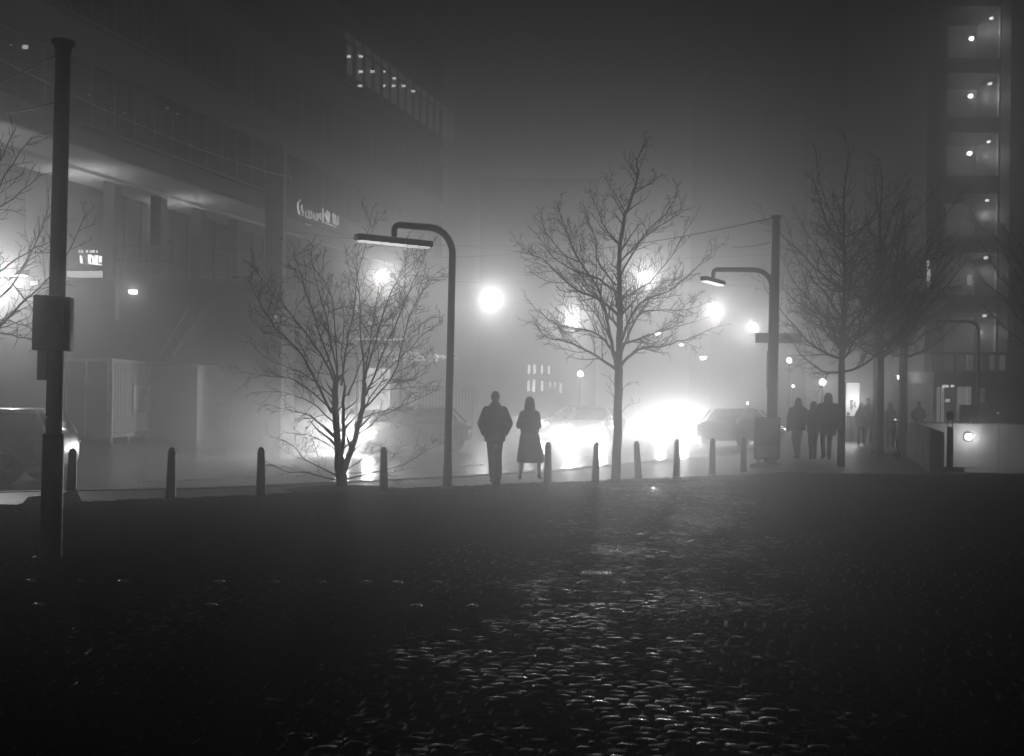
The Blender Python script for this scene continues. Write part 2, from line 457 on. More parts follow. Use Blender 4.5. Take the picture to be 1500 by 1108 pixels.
curved_lamp('brightly lit curved street lamp at the picture edge behind the left tree', at(0, 415, 25.2) * 1 + Vector((1.5, 0, -at(0, 415, 25.2).z)) + Vector((-2.9, 0, 0)), 4.6, -1.3, R(0), 1.3, R(20), 8.0, 17000)

# ------------------------------------------------------------------ tall poles
def pole_left():
    b = P(74, 816); t = thing('tall_pole', 'tall black pole carrying two boxes and a thicker lower sleeve, on the left', 'pole', b)
    t.rotation_euler = (0, R(0.75), 0)
    k = F / b.y; H = (816 - 60) / k
    MB().lathe([(.085, 0), (.080, H*.5), (.076, H-.14), (.085, H-.09), (.105, H-.05), (.118, H-.045), (.118, H)], 18).build('post', M_POLE, t)
    MB().lathe([(.112, -.02), (.108, .3), (.104, 1.24), (.098, 1.26), (.08, 1.262)], 18).build('sleeve', M_METAL, t)
    bx = MB().rbox(-.20, -.13, 2.10, .08, -.075, 2.66, .02); bx.build('box', M_METAL, t)
    bx = MB().rbox(.105, -.10, 2.10, .16, .06, 2.65, .015); bx.build('box', M_METAL, t)
    MB().rbox(-.15, -.10, 1.80, -.06, .02, 2.10, .01).build('bracket', M_METAL, t)
    MB().tube([(-.045, -.092, 1.27), (-.045, -.092, 1.40), (-.03, -.092, 1.425), (-.05, -.1, 1.43)], .008, 6).build('cable_end', M_STEEL, t)
    return b, H
pl, plH = pole_left()
def pole_right():
    b = P(1131, 681); t = thing('tall_pole', 'tall grey pole with a flared cap behind the second curved street lamp', 'pole', b)
    t.rotation_euler = (0, R(0.25), 0)
    H = (681 - 316) / (F / b.y)
    MB().lathe([(.12, 0), (.115, H*.6), (.10, H-.12), (.12, H-.07), (.135, H-.05), (.135, H)], 16).build('post', M_POLE, t)
    nb = MB()
    MB().rbox(-.17, -.1, 2.0, -.11, .1, 3.0, .02).build('sign_back', M_METAL, t)
    return b, H
pr, prH = pole_right()
for px, py, Y, hpx, lab in ((1281, 656, None, 330, 'slim dark pole just left of the tree by the scooter'), ):
    b = P(px, py); t = thing('slim_pole', lab, 'pole', b)
    MB().lathe([(.09, 0), (.085, 1.0), (.07, 7.5), (.07, 7.6)], 12).build('post', M_POLE, t)
    MB().lathe([(.13, 0), (.13, .04), (.1, .06), (.095, .5), (.09, .52)], 12).build('base_sleeve', M_METAL, t)

# ------------------------------------------------------------------ overhead wires
def wire(a, b, sag, lab, r=.011, n=14, m=M_METAL):
    a = Vector(a); b = Vector(b); pts = []
    for i in range(n+1):
        s = i/n; p = a.lerp(b, s); p.z -= sag*4*s*(1-s); pts.append(p)
    o = MB().tube(pts, r, 5).build('overhead_wire', m, None, 180)
    tag(o, lab, 'wire', 'overhead wires'); return o
wire(at(84, 80, pl.y), at(-40, 138, 14), .02, 'thin dark wire running left from the top of the left pole', .008)
wire(at(82, 150, pl.y), at(-60, 178, 14.5), .02, 'short dark wire leaving the left pole below its top', .006)
wire(at(-30, 72, 26), at(430, 262, 44), .3, 'pale wire crossing in front of the dark upper facade at the left', .012, m=M_STEEL)
wire(at(1130, 320, pr.y), at(745, 368, 62), .35, 'thin wire running left from the cap of the right pole', .016)
wire(at(1128, 355, pr.y), at(1070, 362, 36), .05, 'short wire stub leaving the right pole lower down', .012)
wire(at(430, 340, 52), at(790, 360, 60), .25, 'faint wire spanning the street above the curved lamp', .016)
wire(at(780, 366, 60), at(1110, 420, 70), .4, 'faint wire spanning the far street behind the tall tree', .018)

# ------------------------------------------------------------------ bare trees
def smooth_path(pts, n=5):
    pts = [Vector(p) for p in pts]
    if len(pts) < 3: return pts
    out = []
    for i in range(len(pts)-1):
        p0 = pts[max(i-1, 0)]; p1 = pts[i]; p2 = pts[i+1]; p3 = pts[min(i+2, len(pts)-1)]
        for j in range(n):
            t = j/n
            out.append(0.5*((2*p1) + (p2-p0)*t + (2*p0-5*p1+4*p2-p3)*t*t + (3*p1-p0-3*p2+p3)*t**3))
    out.append(pts[-1]); return out
class Tree:
    def __init__(s, seed, up=0.25, droop=0.0):
        s.r = random.Random(seed); s.cr = MB(); s.tr = MB(); s.up = up; s.droop = droop
    def limb(s, path, r0, r1, depth, dens, mb=None, n=6, start=0.12, lenf=0.45, subang=(28, 60), flat=1.0):
        """a branch along a path, with side twigs of diminishing depth"""
        m = len(path); rs = [r0 + (r1-r0) * (i/(m-1))**0.8 for i in range(m)]
        (mb or s.cr).tube(path, rs, n, cap=(n > 4))
        if depth <= 0: return
        L = sum((path[i+1]-path[i]).length for i in range(m-1))
        cnt = max(1, int(L * dens)); rr = s.r
        for c in range(cnt):
            f = start + (1-start) * (c + rr.random()) / cnt
            x = f * (m-1); i = min(int(x), m-2); p = path[i].lerp(path[i+1], x-i)
            t = (path[i+1]-path[i]).normalized()
            side = Vector((rr.uniform(-1, 1), rr.uniform(-1, 1)*flat, rr.uniform(-.7, .9)))
            side = (side - t*side.dot(t))
            if side.length < .05: continue
            side.normalize()
            a = R(rr.uniform(*subang)); d = t*math.cos(a) + side*math.sin(a)
            ln = L * lenf * (1.15 - f*.75) * rr.uniform(.45, 1.1)
            ln = min(ln, 1.5)
            s.grow(p, d, max(ln, .12), max(rs[i]*.55, .0042) , depth-1, dens*1.35)
    def grow(s, p, d, ln, r, depth, dens):
        rr = s.r; k = max(3, int(ln/.11)); k = min(k, 9); st = ln/k; pts = [p.copy()]; q = p.copy(); d = d.copy()
        for i in range(k):
            d = d + Vector((rr.gauss(0, .11), rr.gauss(0, .11), rr.gauss(0, .09) + s.up*.16 - s.droop*.1)); d.normalize()
            q = q + d*st; pts.append(q.copy())
        s.limb(pts, r, .0030, depth, dens, n=(5 if r > .012 else 3), lenf=.5)
    def finish(s, name, label, base, group=None, lean=0):
        t = thing(name, label, 'tree', base, 0, group)
        s.tr.build('trunk', M_BARK, t, 180); s.cr.build('crown', M_TWIG, t, 180)
        return t
def traced(T, base, Y, pxpts, r0, r1, depth, dens, jy=0.9, trunk=False, n=7, ybase=0.0, **kw):
    """a limb whose course was read off at the tree's own distance, given its own depth swing"""
    a = T.r.uniform(-1, 1) * jy
    pts = []
    m = len(pxpts)
    for i, (x, y) in enumerate(pxpts):
        f = i/(m-1); yy = Y + ybase + a*f
        q = at(x, y, yy); pts.append(q - base)
    pts = smooth_path(pts, 4)
    for i in range(1, len(pts)-1): pts[i] = pts[i] + Vector((T.r.gauss(0,.008), T.r.gauss(0,.012), T.r.gauss(0,.008)))
    T.limb(pts, r0, r1, depth, dens, mb=(T.tr if trunk else None), n=n, **kw)
def tree_tall():
    b = P(902, 706); Y = b.y; T = Tree(21, .32)
    traced(T, b, Y, [(902,708),(904,650),(905,590),(906,535)], .098, .082, 0, 0, 0, True, 14)
    traced(T, b, Y, [(906,540),(908,480),(908,430),(907,385),(913,325),(925,288),(933,265),(934,235),(946,203)], .078, .006, 3, 5.2, .3, True, 10, start=.1, lenf=.2)
    LS = [([(902,535),(893,490),(884,445),(870,412),(850,385),(835,355),(820,314)], .042),
          ([(905,462),(880,440),(845,425),(815,400),(795,380),(764,370)], .034),
          ([(900,540),(873,522),(838,503),(800,493),(783,470)], .032),
          ([(903,520),(880,492),(850,482),(815,476),(780,448)], .03),
          ([(910,535),(935,512),(965,508),(1003,498),(1046,480)], .036),
          ([(909,505),(940,495),(972,484),(1024,470)], .032),
          ([(910,500),(925,462),(945,440),(990,420),(1040,372)], .034),
          ([(909,405),(940,350),(975,312),(991,285)], .022),
          ([(908,385),(950,343),(1008,306)], .022),
          ([(907,440),(935,425),(970,395),(1010,330)], .026),
          ([(906,357),(887,335),(872,300),(862,276)], .02),
          ([(903,418),(877,385),(872,350),(856,318)], .024),
          ([(916,312),(902,287),(885,260)], .016),
          ([(926,285),(950,270),(972,255)], .014),
          ([(905,430),(870,405),(838,395),(805,372),(790,345)], .026),
          ([(907,525),(930,470),(950,455),(1000,455),(1025,450)], .026),
          ([(868,410),(845,375),(830,340),(817,300)], .016),
          ([(850,385),(825,372),(800,340),(792,318)], .014)]
    for pp, r in LS: traced(T, b, Y, pp, r, .004, 3, 6.6, 1.6, lenf=.40, subang=(22, 50))
    for pp in ([(906,600),(898,580),(888,560)], [(907,610),(920,595),(938,588)], [(906,575),(920,562),(938,560)], [(903,570),(893,555),(880,548)]):
        traced(T, b, Y, pp, .007, .002, 1, 6, .4, n=4)
    T.finish('bare_tree', 'tall bare tree with a straight trunk and wide spreading limbs against the brightest glow', b)
tree_tall()
def tree_shrub():
    b = P(500, 719); Y = b.y; T = Tree(33, .22)
    traced(T, b, Y, [(501,720),(499,690),(496,668)], .105, .085, 0, 0, 0, True, 14)
    traced(T, b, Y, [(498,690),(494,650),(491,610),(491,575),(493,550)], .07, .05, 1, 5, .1, True, 12)
    traced(T, b, Y, [(502,692),(513,662),(525,625),(532,590),(533,558)], .062, .036, 1, 5, -.2, True, 10)
    traced(T, b, Y, [(499,690),(503,640),(502,600),(506,565)], .04, .022, 1, 5, .3, True, 8)
    LS = [([(491,560),(470,520),(437,475),(405,435),(372,395)], .026), ([(486,605),(445,525),(405,482),(378,440),(362,405)], .026),
          ([(491,552),(466,482),(443,412),(432,370)], .022), ([(494,550),(480,472),(465,418),(456,380)], .02),
          ([(494,550),(490,480),(484,430),(462,395),(455,372)], .016),
          ([(500,565),(508,505),(519,450),(523,410),(535,360),(546,312)], .02), ([(533,560),(529,490),(526,420),(521,372)], .02),
          ([(534,558),(550,500),(571,432),(590,400),(618,372)], .022), ([(536,580),(562,515),(588,455),(605,415),(630,362)], .022),
          ([(532,600),(575,552),(592,490),(607,445),(638,405)], .02), ([(530,605),(560,560),(600,555),(640,525)], .018),
          ([(486,600),(435,558),(392,552),(352,543)], .018), ([(490,585),(450,550),(400,530),(365,500)], .016),
          ([(497,705),(455,694),(415,690),(380,670)], .016), ([(497,700),(450,675),(425,650),(395,640)], .014),
          ([(505,702),(550,692),(590,682),(625,660),(640,655)], .017), ([(505,690),(545,665),(560,655)], .012),
          ([(520,640),(560,610),(600,590),(645,570)], .015), ([(525,615),(570,600),(610,610)], .012),
          ([(488,640),(455,610),(420,600),(385,592)], .015), ([(490,620),(455,590),(415,575),(370,575)], .014),
          ([(492,660),(460,640),(420,635)], .012), ([(534,560),(545,480),(552,440),(560,400)], .015),
          ([(510,580),(530,530),(555,480),(565,440)], .016), ([(505,570),(500,520),(505,470),(495,420)], .015),
          ([(537,570),(580,530),(620,490),(650,470)], .014), ([(440,480),(415,445),(395,410)], .010), ([(526,430),(512,395),(505,365)], .01)]
    for pp, r in LS: traced(T, b, Y, pp, r, .003, 3, 6.2, 1.5, lenf=.34)
    T.finish('shrub_tree', 'low many-stemmed bare tree on a soil mound with headlight glare behind it', b)
    md = MB()
    for i in range(6): pass
    rings = []
    rr = random.Random(3)
    for f, z in ((1, -.012), (.92, .02), (.7, .05), (.45, .075), (.2, .085)):
        rings.append([(1.12*f*math.cos(a)*(1+.06*math.sin(3*a)), .75*f*math.sin(a)*(1+.05*math.cos(2*a)), z + rr.uniform(-.004, .006)) for a in [2*PI*k/40 for k in range(40)]])
    o = MB().loft(rings).build('soil_mound', M_SOIL, None, 180, b + Vector((.12, .05, .0)))
    tag(o, 'low dark soil mound around the foot of the shrub tree', 'soil mound')
tree_shrub()
def tree_generic(name, label, b, H, seed, r0, fork, spread, nl, dens=4.2, lean=0.0, depth=3, top2=False):
    T = Tree(seed, .3); rr = T.r
    main = [Vector((0,0,0))]; n = 12
    for i in range(1, n+1):
        f = i/n; main.append(Vector((lean*f*f*H + rr.gauss(0, .05)*f, rr.gauss(0, .06)*f, H*f)))
    main = smooth_path(main, 2)
    k = int(len(main)*fork/H)
    T.limb(main[:k+1], r0, r0*.8, 0, 0, T.tr, 12)
    T.limb(main[k:], r0*.8, .005, depth, dens*.8, T.tr, 9, start=.05, lenf=.22)
    if top2:
        p = main[k+2]; pts = [p + Vector((.12*i*(1-.03*i) , .05*i, .42*i)) for i in range(int((H-p.z)/.45))]
        T.limb(smooth_path(pts, 2), r0*.55, .005, depth, dens*.8, T.tr, 8, lenf=.22)
    for j in range(nl):
        f = (fork + .1 + (H*.72 - fork) * (j/(nl-1))**1.15)
        i = min(int(f/H*(len(main)-1)), len(main)-2); p = main[i]
        a = j*2.4 + rr.uniform(-.4, .4); reach = spread * (1 - .50*(f-fork)/(H-fork)) * rr.uniform(.6, 1.1)
        rise = reach * rr.uniform(.45, 1.35) * (0.65 + .7*(f/H))
        bow = rr.uniform(-.25, .35); hx, hy = -math.sin(a), math.cos(a); sw = rr.uniform(-.35, .35)
        pts = [p + Vector((math.cos(a)*reach*q + hx*sw*q*q + rr.gauss(0, .06)*q, math.sin(a)*reach*q + hy*sw*q*q + rr.gauss(0, .06)*q, rise*(q**1.4) + bow*math.sin(PI*q) + rr.gauss(0, .06)*q)) for q in (0, .12, .25, .4, .55, .7, .85, 1)]
        T.limb(smooth_path(pts, 3), r0*.36*(1-.6*(f-fork)/(H-fork)) + .006, .004, depth, dens, n=6, lenf=.34)
    return T.finish(name, label, b)
tree_generic('bare_tree', 'dark bare tree rising right beside the three linked walkers', P(1232, 684), 8.4, 41, .105, 2.6, 2.6, 30, 5.8)
tree_generic('bare_tree', 'dark bare tree whose foot the electric scooter leans on', P(1289, 673), 8.9, 42, .115, 2.9, 2.6, 30, 5.8, lean=-.012, top2=True)
tree_generic('bare_tree', 'thick-trunked bare tree farther back behind the end of the ramp wall', P(1322, 654), 9.2, 43, .19, 3.6, 3.1, 28, 5.2)
tree_generic('bare_tree', 'bare tree at the right edge leaning its branches over the ramp', Vector((at(1540, 600, 38).x, 38, 0)), 8.5, 44, .16, 3.2, 3.4, 26, 4.4)
def tree_left():
    b = Vector((-7.35, 14.2, 0)); Y = b.y; T = Tree(52, .35)
    T.limb(smooth_path([Vector((0,0,0)), Vector((.02,0,1.2)), Vector((.0,.02,2.4)), Vector((.05,0,3.6)), Vector((.1,0,5.2))], 4), .12, .03, 0, 0, T.tr, 12)
    LS = [([(-95,560),(-40,520),(5,470),(60,420),(100,370),(128,310)], .026), ([(-100,520),(-40,470),(30,400),(75,300)], .026),
          ([(-100,440),(-50,380),(5,260),(48,200)], .024), ([(-95,470),(-30,420),(40,370),(75,355)], .02),
          ([(-95,560),(-30,490),(30,495),(45,498)], .018), ([(-95,400),(-40,330),(20,290),(60,255)], .02),
          ([(-95,590),(-30,470),(-5,400),(40,440),(75,435)], .014), ([(-92,360),(-40,300),(0,240),(18,195)], .02),
          ([(-95,540),(-20,470),(40,480),(62,500)], .012), ([(-95,500),(-30,440),(30,395),(66,330)], .018)]
    for pp, r in LS: traced(T, b, Y, pp, r, .003, 2, 7, .9, lenf=.30)
    T.finish('bare_tree', 'bare tree whose trunk stands outside the left edge, branches crossing the left pole', b)
tree_left()

# ------------------------------------------------------------------ people
def remesh_obj(mb, name, m, parent, voxel=.014, smooth=3):
    me = bpy.data.meshes.new(name + '_raw'); me.from_pydata(mb.v, [], mb.f)
    o = bpy.data.objects.new(name + '_raw', me); COL.objects.link(o)
    md = o.modifiers.new('r', 'REMESH'); md.mode = 'VOXEL'; md.voxel_size = voxel; md.adaptivity = 0
    sm = o.modifiers.new('s', 'SMOOTH'); sm.factor = .5; sm.iterations = smooth
    dg = bpy.context.evaluated_depsgraph_get()
    me2 = bpy.data.meshes.new_from_object(o.evaluated_get(dg)); me2.name = name
    bpy.data.objects.remove(o); bpy.data.meshes.remove(me)
    me2.materials.clear(); me2.materials.append(m); me2.shade_smooth()
    return link(name, me2, parent)
def oval(cx, cy, z, a, b, n=24, p=2.3):
    out = []
    for k in range(n):
        t = 2*PI*k/n; c, s_ = math.cos(t), math.sin(t)
        out.append((cx + a*math.copysign(abs(c)**(2/p), c), cy + b*math.copysign(abs(s_)**(2/p), s_), z))
    return out
def hand_parts(mb, wrist, d, side):
    """palm, four bent fingers of unequal length and a thumb from the side of the palm"""
    d = Vector(d).normalized(); a = Vector((side, 0, 0)); a = (a - d*a.dot(d)).normalized(); nrm = d.cross(a)
    w0 = Vector(wrist); mb.cap(w0, w0 + d*.075, .026, .034, 10)
    for i, ln in enumerate((.062, .072, .066, .052)):
        q = w0 + d*.085 + nrm*(.030 - .020*i)
        k1 = q + d*ln*.55; k2 = k1 + d*ln*.4 - a*ln*.35
        mb.cap(q, k1, .0095, .009, 8); mb.cap(k1, k2, .009, .0075, 8)
    q = w0 + d*.03 + nrm*.03; k1 = q + d*.035 + nrm*.022; mb.cap(q, k1, .011, .0095, 8); mb.cap(k1, k1 + d*.03, .0095, .008, 8)
def person(label, loc, yaw, H=1.78, coat=M_WOOL, hem=.80, hemw=.20, shw=.205, hair='short', lf=(-.09, .1), rf=(.09, -.16), lift=(0, .10),
           arms=('pocket', 'pocket'), waist=.155, trousers=True, scarf=False, group=None, flare=None, hood=False, bag=False, hairm=None, collar=True, bulk=0.0):
    t = thing('person', label, 'person', loc, yaw, group)
    S = H / 1.78
    t.scale = (S, S, S)
    hipz = .93; sh = 1.47
    body = MB()
    # head with face, neck, torso
    body.ell((0, .005, 1.665), (.074, .094, .114)); body.ell((0, .03, 1.60), (.055, .066, .058))
    body.ell((0, .098, 1.645), (.014, .022, .026)); body.ell((-.077, -.005, 1.655), (.012, .022, .032)); body.ell((.077, -.005, 1.655), (.012, .022, .032))
    body.ell((0, .088, 1.610), (.026, .012, .010)); body.ell((0, .082, 1.688), (.055, .016, .012)); body.ell((0, .080, 1.575), (.022, .02, .016))
    body.cap((0, -.01, 1.45), (0, 0, 1.60), .062, .055)
    body.loft([oval(0, 0, .84, .14, .10), oval(0, 0, .95, .165, .115), oval(0, 0, 1.10, .14, .10), oval(0, 0, 1.30, .165, .115), oval(0, -.005, 1.42, .165, .10), oval(0, -.005, 1.50, .09, .07)])
    ctb = MB()
    feet = []
    for side, ft, up in ((-1, lf, lift[0]), (1, rf, lift[1])):
        hip = Vector((.085*side, 0, hipz)); ank = Vector((ft[0], ft[1], .085 + up))
        L = (ank-hip); Lm = .86; mid = hip.lerp(ank, .5); bend = math.sqrt(max(0, (Lm/2)**2 - (L.length/2)**2))
        knee = mid + Vector((0, 1, 0))*(bend + (.05 if up else 0)) + Vector((0, 0, .02))
        body.cap(hip, knee, .085, .056); body.cap(knee, ank, .055, .038)
        toe = Vector((ft[0] + .012*side, ft[1] + .145, .035 + up*.35)); heel = ank + Vector((0, -.03, -.04))
        body.cap(heel, toe, .035, .028)
        feet.append((hip, knee, ank, heel, toe, side))
    sho = {}
    hands = []
    for side, pose in ((-1, arms[0]), (1, arms[1])):
        sp = Vector((shw*.86*side, -.005, 1.43))
        if pose == 'pocket': el = Vector((.275*side, -.07, 1.155)); wr = Vector((.215*side, .10, .965))
        elif pose == 'folded': el = Vector((.235*side, .02, 1.17)); wr = Vector((-.02*side, .19, 1.20))
        elif pose == 'inside': el = Vector((.175*side, .04, 1.17)); wr = Vector((.0*side, .185, 1.14))
        elif pose == 'link': el = Vector((.245*side, -.02, 1.16)); wr = Vector((.14*side, .17, 1.10))
        elif pose == 'swing': el = Vector((.25*side, -.07, 1.16)); wr = Vector((.265*side, .06, .93))
        else: el = Vector((.245*side, -.04, 1.16)); wr = Vector((.255*side, .03, .90))
        body.cap(sp, el, .052, .042); body.cap(el, wr, .041, .029)
        d = (wr-el).normalized(); hand_parts(body, wr + d*.015, d, side)
        sho[side] = (sp, el, wr)
    remesh_obj(body, 'body', M_SKIN, t, .0085, 2)
    for sx in (-1, 1): MB().ell((.030*sx, .089, 1.668), (.012, .008, .008), 8, 6).build('eye', mat('eye_dark', .03, .2), t, 180)
    # coat
    fl = flare or [(hem, hemw, hemw*.72)]
    zt = fl[0][0]
    rings = [oval(fl[0][3] if len(fl[0]) > 3 else 0, 0, fl[0][0], fl[0][1], fl[0][2])]
    for q in fl[1:]: rings.append(oval(q[3] if len(q) > 3 else 0, 0, q[0], q[1], q[2]))
    rings += [oval(0, 0, max(1.0, zt+.1), max(hemw*.93, .185) if not flare else .19, .14), oval(0, 0, 1.12, waist+.03+bulk*1.3, .13+bulk*.7), oval(0, 0, 1.26, waist+.055+bulk, .145+bulk*.6), oval(0, -.005, 1.38, shw*.97+bulk*.5, .135+bulk*.3), oval(0, -.008, 1.45, shw*.90, .12), oval(0, -.008, 1.50, shw*.62, .10), oval(0, -.008, 1.545, .088, .085), oval(0, -.006, 1.575, .078, .078)]
    ctb.loft(rings)
    for side in (-1, 1):
        sp, el, wr = sho[side]
        ctb.cap(sp + Vector((-.02*side, 0, -.02)), el, .078 + bulk*.5, .066 + bulk*.5); ctb.cap(el, wr, .066 + bulk*.5, .052 + bulk*.2)
    if collar: ctb.loft([oval(0, -.01, 1.47, .10, .09), oval(0, -.012, 1.56, .088, .084), oval(0, -.012, 1.575, .07, .066)])
    if scarf: ctb.loft([oval(0, 0, 1.46, .13, .11), oval(0, 0, 1.51, .125, .115), oval(0, 0, 1.56, .10, .10)])
    if hood: ctb.ell((0, -.025, 1.66), (.115, .118, .145)); ctb.cap((0, -.03, 1.48), (0, -.03, 1.62), .13, .11)
    ct = remesh_obj(ctb, 'coat', coat, t, .013, 3)
    # trousers and shoes
    tr = MB(); shoe_m = MB()
    for hip, knee, ank, heel, toe, side in feet:
        if trousers:
            tr.cap(hip, knee, .096, .070); tr.cap(knee, ank + Vector((0,0,.03)), .069, .056)
        s1 = MB(); s1.cap(heel + Vector((0,0,.0)), toe, .043, .036); s1.cap(ank + Vector((0,0,.0)), heel, .047, .042)
        remesh_obj(s1, 'shoe', M_SHOE, t, .012, 2)
    if trousers:
        tr.loft([oval(0, 0, .86, .15, .11), oval(0, 0, 1.0, .16, .115)])
        remesh_obj(tr, 'trousers', M_TROU, t, .014, 3)
    # hair
    hb = MB(); hm = hairm or M_HAIR
    if hair == 'short':
        hb.ell((0, -.010, 1.69), (.086, .100, .104)); hb.ell((0, -.03, 1.64), (.080, .075, .085)); hb.cap((0, -.028, 1.56), (0, -.03, 1.63), .062, .07)
    elif hair == 'bob':
        hb.ell((0, -.018, 1.685), (.098, .108, .110)); hb.loft([oval(0, -.035, 1.50, .105, .075), oval(0, -.03, 1.58, .118, .09), oval(0, -.02, 1.68, .10, .095)])
    elif hair == 'long':
        hb.ell((0, -.015, 1.69), (.098, .108, .110)); hb.loft([oval(0, -.10, 1.24, .14, .045), oval(0, -.10, 1.36, .17, .06), oval(0, -.06, 1.5, .15, .085), oval(0, -.03, 1.60, .115, .09), oval(0, -.03, 1.69, .09, .085)])
    if hair != 'none': remesh_obj(hb, 'hair', hm, t, .012, 2)
    if bag:
        MB().rbox(-.30, -.12, .82, -.17, .10, 1.02, .03).build('handbag', M_SHOE, t)
    return t
person('man in a dark knee-length overcoat walking away with hands in his pockets', P(724, 707), R(4), 1.80, M_WOOL, .80, .205, .215, 'short',
       lf=(-.045, .08), rf=(.085, -.22), lift=(0, .09), arms=('pocket', 'pocket'), bulk=.02)
person('woman in a long flared coat with bobbed hair walking beside the man', P(775, 704), R(-14), 1.70, M_WOOL2, .45, .27, .185, 'bob',
       lf=(-.215, .02), rf=(.235, -.05), lift=(0, .05), arms=('folded', 'inside'), trousers=False, scarf=True, waist=.15, bulk=.02,
       flare=[(.38, .31, .20, .05), (.43, .315, .21, .045), (.60, .275, .19, .02), (.80, .235, .17, 0.01), (.95, .21, .155, 0)])
person('woman with long hair in a wide dark coat, left of the three linked walkers', P(1168, 672), R(6), 1.77, M_WOOL, .83, .235, .215, 'long',
       lf=(-.06, -.1), rf=(.075, .12), lift=(.04, 0), arms=('down', 'link'), bag=True, bulk=.085, group='three walkers with linked arms')
person('shorter person in a dark jacket, middle of the three linked walkers', P(1191, 673), R(0), 1.68, M_WOOL2, .84, .2, .195, 'bob',
       lf=(-.05, .02), rf=(.06, .05), lift=(0, 0), arms=('link', 'link'), bulk=.07, group='three walkers with linked arms')
person('tall hooded person in a long dark coat, right of the three linked walkers', P(1212, 674), R(-5), 1.92, M_WOOL, .66, .215, .225, 'none',
       lf=(-.13, -.14), rf=(.06, .12), lift=(.07, 0), arms=('link', 'down'), hood=True, bulk=.085, group='three walkers with linked arms')
person('woman in a pale puffer jacket standing beside the tall man near the lit panel', P(1261, 653), R(172), 1.64, M_PUFF, .80, .22, .2, 'long',
       lf=(-.12, .02), rf=(.10, .0), lift=(0, 0), arms=('link', 'folded'))
person('tall man in a dark coat facing the viewer behind the woman in the puffer jacket', P(1271, 651.5), R(185), 1.84, M_WOOL, .78, .2, .215, 'short',
       lf=(-.10, .02), rf=(.12, -.05), lift=(0, 0), arms=('down', 'down'))
person('person in a light patterned jacket standing behind the electric scooter', P(1304, 655), R(180), 1.68, M_PUFF, .80, .2, .2, 'short',
       lf=(-.09, .02), rf=(.10, -.05), lift=(0, 0), arms=('folded', 'down'))
person('dim person behind the ramp wall, right of the thick-trunked tree', Vector((at(1346, 620, 46).x, 46, 0)), R(190), 1.72, M_WOOL2, .8, .22, .21, 'short', arms=('folded', 'pocket'), lift=(0, 0))

# ------------------------------------------------------------------ poster stand
def poster_stand():
    b = P(1123, 684.5); t = thing('poster_stand', 'black framed poster stand on a heavy round foot in front of the right pole', 'poster stand', b, R(2))
    w_, z0, z1 = .325, .20, 1.27
    fr = MB()
    fr.rbox(-w_, -.05, z0, -w_+.035, .05, z1, .006); fr.rbox(w_-.035, -.05, z0, w_, .05, z1, .006)
    fr.rbox(-w_-.003, -.052, z1-.04, w_+.003, .052, z1, .006); fr.rbox(-w_+.03, -.048, z0, w_-.03, .048, z0+.05, .006)
    fr.build('frame', M_METAL, t)
    MB().box(-w_+.03, -.02, z0+.04, w_-.03, .02, z1-.03).build('panel', M_METAL, t, None)
    MB().box(-w_+.035, -.026, z0+.36, w_-.035, -.022, z1-.05).build('poster', M_POST, t, None)
    MB().box(-w_+.035, -.026, z0+.06, w_-.035, -.022, z0+.345).build('poster_footer', M_POST2, t, None)
    for sx in (-1, 1):
        MB().tube([(sx*.20, 0, .08), (sx*.20, 0, .22)], .022, 8).build('leg', M_METAL, t)
        MB().tube([(sx*.245, 0, .08), (sx*.245, 0, .22)], .016, 8).build('leg', M_METAL, t)
    MB().tube([(0, 0, .08), (0, 0, .25)], .07, 12).build('leg', M_METAL, t)
    rings = []
    for f, z in ((1, -.012), (1, .03), (.93, .07), (.78, .10), (.5, .112)):
        rings.append([(.43*f*math.cos(2*PI*k/36), .30*f*math.sin(2*PI*k/36), z) for k in range(36)])
    MB().loft(rings).build('foot', M_RUB, t)
poster_stand()

# ------------------------------------------------------------------ electric scooter
def scooter():
    b = P(1298, 671.5); t = thing('electric_scooter', 'dark electric scooter with a lit headlamp parked beside the tree foot', 'scooter', b, R(0))
    for x in (-.33, .33):
        wq = []
        for k in range(25):
            a = 2*PI*k/24; wq.append((x + .085*math.cos(a), 0, .11 + .085*math.sin(a)))
        wh = MB().tube(wq, .028, 8, cap=False).build('wheel', M_RUB, t, 180)
        MB().tube([(x, -.02, .11), (x, .02, .11)], .06, 14).build('rim', M_METAL, wh)
    MB().rbox(-.27, -.08, .10, .22, .08, .145, .012).build('deck', M_METAL, t)
    MB().tube([(.33, 0, .11), (.36, 0, .24), (.30, 0, .60), (.24, 0, 1.10)], [.03, .038, .032, .026], 10).build('stem', M_METAL, t)
    MB().tube([(-.02, -.05, 1.13), (.12, -.03, 1.12), (.24, 0, 1.11), (.36, .03, 1.12), (.50, .05, 1.13)], [.02, .016, .018, .016, .02], 8).build('handlebar', M_METAL, t)
    MB().rbox(.37, -.06, .2, .43, .06, .23, .01).build('mudguard', M_METAL, t)
    MB().ell((.245, -.05, 1.165), (.032, .03, .02), 10, 6).build('headlight', emis('small_lamp', 5.0), t, 180)
    MB().tube([(-.02, -.02, .1), (-.05, -.10, .0)], .01, 6).build('kickstand', M_METAL, t)
scooter()

